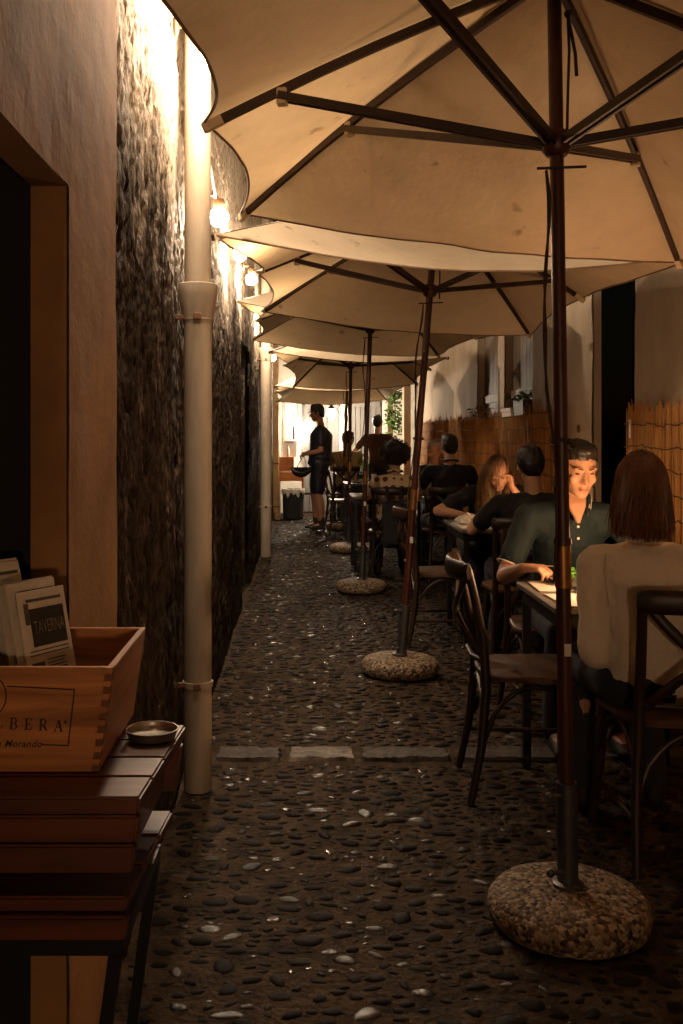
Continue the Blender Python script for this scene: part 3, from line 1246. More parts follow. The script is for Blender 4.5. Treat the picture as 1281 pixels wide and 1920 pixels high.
    for i in range(6):
        a, b = T[i], T[(i + 1) % 6]
        L = (b - a).length
        long_side = i in (2, 5)
        vs, fs = [], []
        rimpts = []
        for t in range(nt + 1):
            s = t / nt
            for k in range(ns + 1):
                u = k / ns
                e = a.lerp(b, u)
                h = 4 * u * (1 - u)
                inw = (ctr - V((e.x, e.y, 0)))
                inw.normalize()
                rim = e + inw * (h * L * 0.085) + V((0, 0, -h * L * (0.030 if long_side else 0.012)))
                p = apex.lerp(rim, s)
                # edges of the panel follow the bowed ribs; the middle hangs slack
                cA = 0.035 if i in (0, 2, 3, 5) else 0.018
                cB = 0.035 if (i + 1) % 6 in (0, 2, 3, 5) else 0.018
                bow = (cA * (1 - u) + cB * u) * math.sin(PI * s)
                sag = h * math.sin(PI * min(1, s * 0.92)) * L * 0.032
                p = p + V((0, 0, bow - sag * s + 0.004))
                p.z += 0.007 * nz3((p.x, p.y, seed), 2.2) * s + 0.005 * nz3((p.x, p.y, seed), 6) * s * h
                tw = nz3((u * 6.5, s * 1.2, seed + i), 1.0, 2) * (0.2 + s * s)
                p.z += 0.006 * tw * min(1, 6 * u * (1 - u) + 0.1)
                vs.append(p)
                if t == nt:
                    rimpts.append(p.copy())
        W = ns + 1
        for t in range(nt):
            for k in range(ns):
                c = t * W + k
                fs.append((c, c + 1, c + W + 1, c + W))
        mb = MB()
        mb.add(vs, fs)
        pn = mb.build('canopy_panel', M_FAB, root)
        MB().tube(rimpts, 0.0045, 6).build('hem', M_HEM, pn)
    # little vent cap on top
    vb = MB()
    vs, fs = [], []
    for t in range(5):
        for k in range(24):
            an = 2 * PI * k / 24
            rr = 0.26 * t / 4
            vs.append(apex + V((rr * math.cos(an), rr * 1.2 * math.sin(an), 0.055 - 0.10 * (t / 4) ** 1.3)))
    for t in range(4):
        for k in range(24):
            fs.append((t * 24 + k, t * 24 + (k + 1) % 24, (t + 1) * 24 + (k + 1) % 24, (t + 1) * 24 + k))
    vb.add(vs, fs).build('vent_cap', M_FAB, root)
    MB().lathe([(0.03, 0.0), (0.034, 0.03), (0.02, 0.06), (0.004, 0.075)], apex + V((0, 0, 0.05)), 16).build('finial', M_UMBWOOD, root)
    return root


M_HEM = mat('hem_binding', (0.20, 0.13, 0.075), 0.9)
umbrella('nearest large ecru umbrella whose pole stands in the right foreground', (0.741, 2.76), (0.70, 2.76), 2.66,
         [(-0.40, 1.33, 2.20), (-0.283, 2.90, 2.257), (-0.255, 4.18, 2.275), (1.56, 4.10, 2.06), (1.62, 2.62, 2.16), (1.5, 1.2, 2.12)], 2.16, 1)
umbrella('second ecru umbrella with a strongly leaning pole and round speckled foot', (0.561, 5.66), (0.765, 5.62), 2.65,
         [(-0.375, 4.24, 2.205), (-0.262, 5.66, 2.28), (-0.283, 7.05, 2.226), (1.624, 7.05, 2.064), (1.618, 5.7, 2.135), (1.72, 4.3, 2.125)], 2.17, 2)
umbrella('third ecru umbrella from the camera, just before the curly-haired woman', (0.524, 8.66), (0.612, 8.62), 2.72,
         [(-0.474, 7.2, 2.322), (-0.40, 8.6, 2.35), (-0.52, 10.0, 2.309), (1.387, 10.0, 2.153), (1.52, 8.6, 2.20), (1.62, 7.2, 2.13)], 2.27, 3, False)
umbrella('fourth ecru umbrella from the camera, in front of the cyclist', (0.55, 11.6), (0.58, 11.55), 2.56,
         [(-0.325, 10.15, 2.21), (-0.21, 11.5, 2.17), (-0.105, 12.95, 1.99), (1.518, 12.95, 2.025), (1.50, 11.5, 2.12), (1.5, 10.15, 2.15)], 2.16, 4, False)
umbrella('farthest and palest umbrella, beside the lantern at the end', (0.58, 14.4), (0.68, 14.4), 2.44,
         [(-0.35, 13.1, 2.0), (-0.38, 14.4, 1.99), (-0.406, 15.8, 1.89), (1.371, 15.8, 1.917), (1.4, 14.4, 1.99), (1.42, 13.1, 2.02)], 2.08, 5, False)


# ------------------------------------------------------------------ chairs
def make_chair():
    root = thing('bistro_chair', 'x', 'chair', local=True)
    # seat: rounded slab with a slight dish
    mb = MB()
    n = 32
    vs, fs = [], []
    for (zz, k) in ((0.438, 0.94), (0.442, 1.0), (0.458, 1.0), (0.464, 0.965)):
        for i in range(n):
            a = 2 * PI * i / n
            c, s = math.cos(a), math.sin(a)
            e = 0.55
            x = math.copysign(abs(c) ** e, c) * 0.205
            y = math.copysign(abs(s) ** e, s) * 0.205
            x *= 1 + 0.10 * (y / 0.205)
            vs.append((x * k, y * k - 0.005, zz))
    for j in range(3):
        for i in range(n):
            a, b = j * n + i, j * n + (i + 1) % n
            fs.append((a, b, b + n, a + n))
    fs.append(tuple(range(n - 1, -1, -1)))
    vs.append((0, 0, 0.458))
    for i in range(n):
        fs.append((3 * n + i, 3 * n + (i + 1) % n, 4 * n))
    mb.add(vs, fs).build('seat', M_SEAT, root)
    for s in (-1, 1):
        MB().tube([(s * 0.205, -0.255, 0), (s * 0.192, -0.215, 0.2), (s * 0.178, -0.195, 0.42), (s * 0.176, -0.205, 0.58),
                   (s * 0.182, -0.235, 0.74), (s * 0.190, -0.262, 0.85), (s * 0.190, -0.27, 0.875)],
                  [0.014, 0.016, 0.018, 0.017, 0.016, 0.016, 0.012], 12).build('back_post', M_CHAIR, root)
        MB().tube([(s * 0.165, 0.145, 0.44), (s * 0.175, 0.165, 0.25), (s * 0.192, 0.195, 0)], [0.019, 0.018, 0.013], 12).build('leg', M_CHAIR, root)
    # curved top rail
    pts = []
    for i in range(13):
        u = -1 + 2 * i / 12
        pts.append((u * 0.208, -0.262 - 0.055 * (1 - u * u), 0.845))
    MB().tube(pts, [0.010] + [0.0135] * 11 + [0.010], 12, r2=[0.026] + [0.037] * 11 + [0.026]).build('top_rail', M_CHAIR, root)
    # crossed bentwood slats
    for s in (-1, 1):
        pts = []
        for i in range(9):
            t = i / 8
            pts.append((s * (-0.165 + 0.33 * t), -0.205 - 0.055 * t - 0.055 * math.sin(PI * t) - 0.006 * s, 0.505 + 0.32 * t + 0.015 * math.sin(2 * PI * t)))
        MB().tube(pts, 0.017, 10, r2=0.0075, up=V((0, 1, 0))).build('cross_slat', M_CHAIR, root)
    MB().tube([(-0.17, -0.205, 0.515), (-0.08, -0.235, 0.515), (0.08, -0.235, 0.515), (0.17, -0.205, 0.515)], 0.011, 10).build('lower_rail', M_CHAIR, root)
    # bentwood braces under the seat and stretchers
    def arc(a, b, zlow, ztop):
        a, b = V(a), V(b)
        q = []
        for i in range(11):
            t = i / 10
            h = math.sin(PI * t) ** 0.6
            p = a.lerp(b, t)
            q.append((p.x, p.y, zlow + (ztop - zlow) * h))
        return q
    for (a, b) in (((-0.178, 0.17), (0.178, 0.17)), ((-0.185, -0.205), (0.185, -0.205)), ((-0.18, -0.2), (-0.178, 0.17)), ((0.18, -0.2), (0.178, 0.17))):
        MB().tube(arc((*a, 0), (*b, 0), 0.23, 0.425), 0.0095, 8).build('bentwood_brace', M_CHAIR, root)
    for s in (-1, 1):
        MB().tube([(s * 0.195, -0.222, 0.16), (s * 0.182, 0.175, 0.16)], 0.0095, 8).build('stretcher', M_CHAIR, root)
    return root


CH0 = make_chair()
chairs = [
    (0.885, 3.83, -93, 'empty cross-back chair drawn to the aisle side of the nearest table'),
    (1.215, 3.285, 2, 'cross-back chair holding the woman in the white sweater'),
    (1.20, 4.72, 181, 'chair hidden behind the man in the teal polo shirt'),
    (1.30, 5.92, -2, 'cross-back chair of the dark-haired man leaning over the second table'),
    (1.36, 7.66, 178, 'chair of the woman bending forward at the second table'),
    (0.93, 6.56, -88, 'empty chair with pale seat beside the leaning second umbrella pole'),
    (1.37, 9.42, 3, 'chair of the man with his back turned at the third table'),
    (1.47, 11.15, 180, 'chair of the grey-haired man facing the camera'),
    (0.84, 9.30, 0, 'chair with the dark backpack hung from its top rail'),
    (0.60, 13.85, -80, 'empty chair standing behind the cyclist legs'),
    (0.66, 15.35, 5, 'chair of the diner in the khaki shirt with crossed braces'),
]
for i, (x, y, a, lab) in enumerate(chairs):
    c = CH0 if i == 0 else copy_tree(CH0)
    c.location = (x, y, 0.004)
    c.rotation_euler = (0, 0, math.radians(a))
    tag(c, lab, 'chair', 'cross-back bistro chairs')


# ------------------------------------------------------------------ tables
def table(label, x0, x1, y0, y1, z=0.75):
    root = thing('bistro_table', label, 'table', ((x0 + x1) / 2, (y0 + y1) / 2, 0), 'small black-legged tables along the right')
    MB().box(((x0 + x1) / 2, (y0 + y1) / 2, z - 0.012), (x1 - x0, y1 - y0, 0.024), bev=0.004).build('table_top', M_TABLETOP, root, False)
    fb = MB()
    for (a, b) in (((x0 + 0.03, y0 + 0.03), (x1 - 0.03, y0 + 0.03)), ((x0 + 0.03, y1 - 0.03), (x1 - 0.03, y1 - 0.03)),
                   ((x0 + 0.03, y0 + 0.045), (x0 + 0.03, y1 - 0.045)), ((x1 - 0.03, y0 + 0.045), (x1 - 0.03, y1 - 0.045))):
        fb.bar((*a, z - 0.05), (*b, z - 0.05), 0.025, 0.05)
    fb.build('apron', M_TABLEBLK, root, False)
    for x in (x0 + 0.035, x1 - 0.035):
        for y in (y0 + 0.035, y1 - 0.035):
            MB().box((x, y, (z - 0.03) / 2), (0.032, 0.032, z - 0.03), bev=0.003).build('leg', M_TABLEBLK, root, False)
    return root


table('nearest dining table with white paper mats, lit by a hidden lamp', 0.885, 1.52, 3.47, 4.10)
table('second table with a pale mat where the woman bends forward', 1.02, 1.67, 6.33, 7.12)
table('third table with the tall clear bottle', 1.20, 1.82, 9.78, 10.48)
table('table of the curly-haired woman, its bare corner toward the aisle', 0.50, 1.12, 9.76, 10.44)
table('narrow table on black legs right of the cyclist', 0.545, 1.15, 12.45, 13.15)
table('far table in front of the diner in khaki', 0.50, 1.15, 15.75, 16.35)


def crumple(c, sx, sy, h, seed, n=18):
    vs, fs = [], []
    for j in range(n + 1):
        for i in range(n + 1):
            u, v = i / n * 2 - 1, j / n * 2 - 1
            d = max(abs(u), abs(v))
            z = h * (1 - d) ** 0.6 + 0.35 * h * (0.5 + nz3((u * 2, v * 2, seed), 1.4)) * (1 - d * 0.6)
            z += 0.25 * h * abs(nz3((u, v, seed), 4))
            vs.append((c[0] + u * sx, c[1] + v * sy, c[2] + max(0.001, z)))
    for j in range(n):
        for i in range(n):
            a = j * (n + 1) + i
            fs.append((a, a + 1, a + n + 2, a + n + 1))
    return MB().add(vs, fs)


def globe_lamp(label, x, y, z, m=None):
    root = thing('table_lamp', label, 'lamp', (x, y, z))
    MB().lathe([(0.045, 0.0), (0.045, 0.008), (0.012, 0.014), (0.008, 0.03), (0.008, 0.13), (0.016, 0.138), (0.016, 0.15)], (x, y, z), 20).build('stem', M_TABLEBLK, root)
    MB().ball((x, y, z + 0.185), 0.042, 10, 7).build('glowing_globe', m or M_TLAMP, root)
    return root


ZT = 0.752
# nearest table
tag(MB().box((1.12, 3.62, ZT + 0.0015), (0.40, 0.27, 0.003), Matrix.Rotation(0.03, 3, 'Z')).build('paper_mat', M_PAPER, None, False), 'white paper place mat at the near edge of the nearest table', 'place mat')
tag(MB().box((1.13, 3.945, ZT + 0.0015), (0.42, 0.27, 0.003), Matrix.Rotation(-0.04, 3, 'Z')).build('paper_mat', M_PAPER, None, False), 'white paper place mat in front of the man in teal', 'place mat')
tag(crumple((1.135, 3.86, ZT + 0.006), 0.075, 0.07, 0.055, 3).build('crumpled_wrap', M_PAPER), 'crumpled white food wrapper on the nearest table', 'napkin')
tag(crumple((1.20, 3.70, ZT + 0.006), 0.05, 0.045, 0.035, 8).build('crumpled_napkin', M_PAPER), 'small crumpled napkin beside the woman arm on the nearest table', 'napkin')
root = thing('salad_plate', 'plate of green salad before the man in teal', 'plate', (1.115, 4.0, ZT))
MB().lathe([(0.07, 0.0), (0.10, 0.012), (0.115, 0.02), (0.112, 0.022), (0.07, 0.01)], (1.115, 4.0, ZT + 0.004), 28).build('plate', M_WHITECLOTH, root)
lf = MB()
for i in range(46):
    a, q = rnd.uniform(0, 6.28), rnd.uniform(0, 0.075)
    c = V((1.115 + q * math.cos(a), 4.0 + q * math.sin(a), ZT + 0.03 + rnd.uniform(0, 0.025)))
    R = Matrix.Rotation(rnd.uniform(0, 6.28), 3, 'Z') @ Matrix.Rotation(rnd.uniform(-0.8, 0.8), 3, 'X')
    lf.ball(c, (0.022, 0.014, 0.004), 7, 4, R)
tag(lf.build('leaves', M_LEAFB, root), kind='stuff')
globe_lamp('globe table lamp on the nearest table, behind the woman in white', 1.275, 3.74, ZT)
# second table
tag(MB().box((1.13, 6.62, ZT + 0.0015), (0.20, 0.48, 0.003)).build('paper_mat', M_PAPER, None, False), 'pale place mat at the aisle corner of the second table', 'place mat')
tag(crumple((1.14, 6.76, ZT + 0.006), 0.085, 0.12, 0.055, 5).build('food_wrap', M_WHITECLOTH), 'folded wrap of food on the second table', 'napkin')
root = thing('tumbler', 'blue tinted tumbler on the second table by the woman hand', 'glass', (1.26, 6.85, ZT))
MB().lathe([(0.03, 0.0), (0.038, 0.09), (0.036, 0.09), (0.028, 0.006)], (1.26, 6.85, ZT + 0.001), 20).build('glass_body', mat('blue_glass', (0.12, 0.28, 0.42), 0.1, spec=0.8), root)
MB().lathe([(0.027, 0.0), (0.032, 0.05), (0.001, 0.051)], (1.26, 6.85, ZT + 0.008), 16).build('drink', mat('blue_drink', (0.05, 0.16, 0.26), 0.1), root)
globe_lamp('globe table lamp on the second table behind the dark-haired man', 1.52, 6.66, ZT, M_TLAMP2)
# third table


def bottle(label, x, y, z, h, m, cap):
    root = thing('bottle', label, 'bottle', (x, y, z))
    r = h * 0.125
    MB().lathe([(r * 0.9, 0), (r, 0.01), (r, h * 0.55), (r * 0.85, h * 0.66), (r * 0.42, h * 0.76), (r * 0.38, h * 0.93), (r * 0.45, h * 0.94)], (x, y, z), 20).build('glass_body', m, root)
    MB().lathe([(r * 0.48, h * 0.93), (r * 0.48, h), (r * 0.3, h * 1.005)], (x, y, z), 14).build('cap', cap, root)
    MB().lathe([(r * 1.015, h * 0.2), (r * 1.015, h * 0.45)], (x, y, z), 20).build('paper_label', M_PAPER, root)


M_CLEAR = mat('pale_glass', (0.62, 0.62, 0.60), 0.08, spec=0.8, var=0.05)
bottle('tall clear water bottle on the third table', 1.275, 9.92, ZT, 0.32, M_CLEAR, M_WHITECLOTH)
bottle('short clear bottle beside the curly-haired woman', 1.03, 10.22, ZT, 0.20, M_CLEAR, M_INK)
tag(crumple((1.28, 10.02, ZT + 0.002), 0.05, 0.10, 0.04, 9).build('crumpled_napkin', M_PAPER), 'white napkin below the tall clear bottle', 'napkin')
globe_lamp('small globe lamp on the third table behind the turned man', 1.50, 10.2, ZT, emit_mat('table_lamp_dim', (1.0, 0.55, 0.25), 50))
tag(MB().box((0.63, 10.05, ZT + 0.0015), (0.2, 0.4, 0.003)).build('paper_mat', M_TABLETOP, None, False), 'greyish mat on the table of the curly-haired woman', 'place mat')
root = thing('glass_tumbler', 'clear tumbler on the table of the curly-haired woman', 'glass', (0.66, 10.15, ZT))
MB().lathe([(0.03, 0.0), (0.037, 0.11), (0.034, 0.11), (0.028, 0.006)], (0.66, 10.15, ZT + 0.004), 18).build('glass_body', M_CLEAR, root)
MB().lathe([(0.028, 0.006), (0.031, 0.05), (0.001, 0.05)], (0.66, 10.15, ZT + 0.006), 14).build('drink', M_WHITECLOTH, root)
root = thing('blue_plate', 'blue dish of mussels on the far table', 'plate', (0.95, 15.95, ZT))
MB().lathe([(0.08, 0.0), (0.13, 0.02), (0.128, 0.026), (0.08, 0.012)], (0.95, 15.95, ZT + 0.002), 24).build('dish', mat('blue_ceramic', (0.12, 0.22, 0.40), 0.25), root)
fb = MB()
for i in range(16):
    a, q = rnd.uniform(0, 6.28), rnd.uniform(0, 0.08)
    fb.ball((0.95 + q * math.cos(a), 15.95 + q * math.sin(a), ZT + 0.04), (0.03, 0.018, 0.014), 7, 5, Matrix.Rotation(a, 3, 'Z'))
tag(fb.build('food', M_INK, root), kind='stuff')

# ------------------------------------------------------------------ the crate stand on the left
def crate_stand():
    root = thing('slatted_stand', 'dark varnished wooden stand on black iron legs at the left edge', 'stand', (-0.45, 1.68, 0))
    xl = -0.78

    def rx(z):                      # right end draws in toward the ground
        return -0.243 - (0.805 - z) * 0.115
    def plank(y0, y1, z0, z1, name='plank', end=0.0):
        a0, a1 = rx(z0) + end, rx(z1) + end
        k0, k1 = 0.068 * (y0 - 1.5), 0.068 * (y1 - 1.5)
        vs = [(xl, y0, z0), (a0 + k0, y0, z0), (a0 + k1, y1, z0), (xl, y1, z0), (xl, y0, z1), (a1 + k0, y0, z1), (a1 + k1, y1, z1), (xl, y1, z1)]
        b = bmesh.new()
        q = [b.verts.new(v) for v in vs]
        for f in [(0, 3, 2, 1), (4, 5, 6, 7), (0, 1, 5, 4), (1, 2, 6, 5), (2, 3, 7, 6), (3, 0, 4, 7)]:
            b.faces.new([q[i] for i in f])
        bmesh.ops.bevel(b, geom=list(b.edges), offset=0.004, segments=2, affect='EDGES')
        me = bpy.data.meshes.new(name)
        b.to_mesh(me)
        b.free()
        return link(name, me, M_BENCH, root)
    ys = [1.5, 1.594, 1.690, 1.786, 1.88]
    for i in range(4):
        plank(ys[i] + 0.0015, ys[i + 1] - 0.0015, 0.778, 0.805)
    plank(1.502, 1.524, 0.735, 0.776, 'front_board')
    plank(1.504, 1.526, 0.688, 0.731, 'front_board')
    plank(1.85, 1.874, 0.688, 0.776, 'rear_board')
    for k in range(3):
        plank(1.515 + k * 0.12, 1.515 + k * 0.12 + 0.112, 0.625, 0.648, 'shelf_plank', -0.005)
    plank(1.505, 1.53, 0.585, 0.622, 'front_board')
    # end boards on the right
    eb = MB()
    for z0, z1 in ((0.69, 0.774), (0.59, 0.645)):
        a0, a1 = rx(z0) - 0.012, rx(z1) - 0.012
        vs = [(a0 - 0.02, 1.528, z0), (a0, 1.528, z0), (a0 + 0.01, 1.848, z0), (a0 - 0.02, 1.848, z0),
              (a1 - 0.02, 1.528, z1), (a1, 1.528, z1), (a1 + 0.01, 1.848, z1), (a1 - 0.02, 1.848, z1)]
        eb.add(vs, [(0, 3, 2, 1), (4, 5, 6, 7), (0, 1, 5, 4), (1, 2, 6, 5), (2, 3, 7, 6), (3, 0, 4, 7)])
    eb.build('end_board', M_BENCH, root, False)
    M = M_TABLEBLK
    fb = MB()
    z = 0.572
    fb.bar((xl, 1.52, z), (rx(z) - 0.004, 1.52, z), 0.02, 0.022)
    fb.bar((xl, 1.86, z), (rx(z) + 0.006, 1.86, z), 0.02, 0.022)
    fb.bar((rx(z) - 0.012, 1.52, z), (rx(z) - 0.004, 1.86, z), 0.02, 0.022)
    fb.build('iron_frame', M, root, False)
    for (y, dx) in ((1.515, -0.012), (1.865, -0.004)):
        for x in (None, xl + 0.02):
            if x is None:
                MB().bar((rx(0.57) + dx, y, 0.561), (rx(0.0) + dx - 0.01, y, 0.0), 0.02, 0.02).build('leg', M, root, False)
            else:
                MB().bar((x, y, 0.6), (x + 0.02, y, 0.0), 0.02, 0.02).build('leg', M, root, False)


crate_stand()

CY0, CY1, CZ0, CZ1 = 1.607, 1.946, 0.807, 0.976
CXL, CXR = -0.655, -0.327
FL = 0.024                                # how far the sides flare at the top


def crate():
    root = thing('wine_crate', 'pine wine crate with black branded lettering and finger joints, full of newspapers', 'crate', (-0.49, 1.78, CZ0))

    def xr(z):
        return CXR + FL * (z - CZ0) / (CZ1 - CZ0)
    def xl(z):
        return CXL - FL * (z - CZ0) / (CZ1 - CZ0)
    T = 0.012
    def hexa(vs, name, m, bev=0.0015):
        b = bmesh.new()
        q = [b.verts.new(v) for v in vs]
        for f in [(0, 3, 2, 1), (4, 5, 6, 7), (0, 1, 5, 4), (1, 2, 6, 5), (2, 3, 7, 6), (3, 0, 4, 7)]:
            b.faces.new([q[i] for i in f])
        if bev:
            bmesh.ops.bevel(b, geom=list(b.edges), offset=bev, segments=1, affect='EDGES')
        me = bpy.data.meshes.new(name)
        b.to_mesh(me)
        b.free()
        return link(name, me, m, root)
    def hb(y0, y1, z0, z1, ins):
        return [(xl(z0) + ins, y0, z0), (xr(z0) - ins, y0, z0), (xr(z0) - ins, y1, z0), (xl(z0) + ins, y1, z0),
                (xl(z1) + ins, y0, z1), (xr(z1) - ins, y0, z1), (xr(z1) - ins, y1, z1), (xl(z1) + ins, y1, z1)]
    front = hexa(hb(CY0, CY0 + T, CZ0, CZ1, T), 'front_panel', M_CRATE)
    hexa(hb(CY1 - T, CY1, CZ0, CZ1, T), 'back_panel', M_CRATE)
    hexa(hb(CY0 + T + 0.001, CY1 - T - 0.001, CZ0 + 0.002, CZ0 + 0.012, T + 0.001), 'bottom_panel', M_CRATE)
    hexa([(xr(CZ0) - T, CY0 + T, CZ0), (xr(CZ0), CY0 + T, CZ0), (xr(CZ0), CY1 - T, CZ0), (xr(CZ0) - T, CY1 - T, CZ0),
          (xr(CZ1) - T, CY0 + T, CZ1), (xr(CZ1), CY0 + T, CZ1), (xr(CZ1), CY1 - T, CZ1), (xr(CZ1) - T, CY1 - T, CZ1)], 'side_panel', M_CRATE_Y)
    hexa([(xl(CZ0), CY0 + T, CZ0), (xl(CZ0) + T, CY0 + T, CZ0), (xl(CZ0) + T, CY1 - T, CZ0), (xl(CZ0), CY1 - T, CZ0),
          (xl(CZ1), CY0 + T, CZ1), (xl(CZ1) + T, CY0 + T, CZ1), (xl(CZ1) + T, CY1 - T, CZ1), (xl(CZ1), CY1 - T, CZ1)], 'side_panel', M_CRATE_Y)
    # finger joints at the two right corners: alternate tenons, the rest end grain set back
    nj = 16
    endg = mat('crate_end_grain', (0.15, 0.055, 0.018), 0.7)
    for i in range(nj):
        z0 = CZ0 + (CZ1 - CZ0) * i / nj
        z1 = CZ0 + (CZ1 - CZ0) * (i + 1) / nj
        for (ya, yb) in ((CY0, CY0 + T), (CY1 - T, CY1)):
            dark = i % 2 == 0
            dy = 0.0022 if dark else 0.0
            ya2 = ya + dy if ya == CY0 else ya
            yb2 = yb - dy if yb == CY1 else yb
            dx = 0.0 if dark else 0.0012
            hexa([(xr(z0) - T - 0.002, ya2, z0 + 0.0004), (xr(z0) - dx, ya2, z0 + 0.0004), (xr(z0) - dx, yb2, z0 + 0.0004), (xr(z0) - T - 0.002, yb2, z0 + 0.0004),
                  (xr(z1) - T - 0.002, ya2, z1 - 0.0004), (xr(z1) - dx, ya2, z1 - 0.0004), (xr(z1) - dx, yb2, z1 - 0.0004), (xr(z1) - T - 0.002, yb2, z1 - 0.0004)],
                 'joint_finger', endg if dark else M_CRATE, 0)
    # branded frame and lettering, slanting with the panel; px gives the letters' places across the front
    yf = CY0 - 0.0006
    k = 1.607 / 1867

    def P(px, py):
        return V(((px - 565) * k, yf, 1.35 - (py - 817) * k))
    ink = MB()
    def stroke(a, b, wd):
        ink.bar(a, b, wd, 0.0008, V((0, 1, 0)))
    lw = 0.0021
    stroke(P(13, 1286.5), P(141, 1293), lw)
    stroke(P(140, 1293), P(128, 1398), lw)
    stroke(P(79, 1396), P(129, 1398), lw)
    seal = [P(-32 + 44 * math.cos(a), 1305 + 44 * math.sin(a)) for a in np.linspace(0, 2 * PI, 40)]
    for a, b in zip(seal[:-1], seal[1:]):
        stroke(a, b, 0.002)
    ink.build('printed_frame', M_INK, front, False)
    # roman capitals built from thick and thin strokes
    glyphs = {
        'L': [((0, 0), (0, 1), .2), ((-.18, 1), (.18, 1), .07), ((-.18, 0), (.62, 0), .07), ((.62, 0), (.68, .28), .07)],
        'B': [((0, 0), (0, 1), .2), ((-.18, 1), (.35, 1), .07), ((.35, 1), (.52, .88), .13), ((.52, .88), (.52, .66), .17), ((.52, .66), (.32, .53), .12), ((0, .53), (.35, .53), .07),
              ((.35, .53), (.58, .38), .14), ((.58, .38), (.58, .14), .18), ((.58, .14), (.36, 0), .12), ((-.18, 0), (.38, 0), .07)],
        'E': [((0, 0), (0, 1), .2), ((-.18, 1), (.55, 1), .07), ((.55, 1), (.58, .76), .07), ((0, .52), (.38, .52), .07), ((.38, .4), (.38, .64), .06), ((-.18, 0), (.58, 0), .07), ((.58, 0), (.64, .26), .07)],
        'R': [((0, 0), (0, 1), .2), ((-.18, 1), (.35, 1), .07), ((.35, 1), (.55, .86), .13), ((.55, .86), (.55, .64), .17), ((.55, .64), (.33, .5), .12), ((0, .5), (.36, .5), .07),
              ((.26, .5), (.66, .02), .18), ((-.18, 0), (.18, 0), .07), ((.56, 0), (.84, 0), .07)],
        'A': [((.06, 0), (.42, 1), .08), ((.42, 1), (.8, 0), .2), ((.18, .36), (.62, .36), .07), ((-.1, 0), (.22, 0), .07), ((.62, 0), (.98, 0), .07)],
    }
    lt = MB()
    for ch, px, py in (('A', -43, 1363), ('L', -7, 1365), ('B', 21, 1367), ('E', 49, 1368), ('R', 76, 1369), ('A', 102, 1371)):
        h = 20.5 * k
        o = P(px, py)
        for (a, b, wd) in glyphs[ch]:
            pa = o + V((a[0] * h * 0.8 + a[1] * h * 0.07, 0, a[1] * h))
            pb = o + V((b[0] * h * 0.8 + b[1] * h * 0.07, 0, b[1] * h))
            lt.bar(pa, pb, wd * h * 0.85, 0.0008, V((0, 1, 0)))
    c = P(123, 1354)
    for a in np.linspace(0, PI, 4)[:3]:
        d = V((math.cos(a), 0, math.sin(a))) * 0.0022
        lt.bar(c - d, c + d, 0.0014, 0.0008, V((0, 1, 0)))
    lt.build('brand_lettering', M_INK, front, False)
    cu = bpy.data.curves.new('script', 'FONT')
    cu.body = 'la Morando'
    cu.size = 0.0150
    cu.shear = 0.35
    cu.space_character = 1.1
    cu.offset = 0.0003
    cu.align_x = 'RIGHT'
    tmp = bpy.data.objects.new('tmp', cu)
    COL.objects.link(tmp)
    dg = bpy.context.evaluated_depsgraph_get()
    me = bpy.data.meshes.new_from_object(tmp.evaluated_get(dg))
    bpy.data.objects.remove(tmp)
    me.transform(Matrix.Translation(P(78, 1400.5)) @ Matrix.Rotation(0.012, 4, 'Y') @ Matrix.Rotation(PI / 2, 4, 'X'))
    link('script_lettering', me, M_INK, front)
    return root


crate()


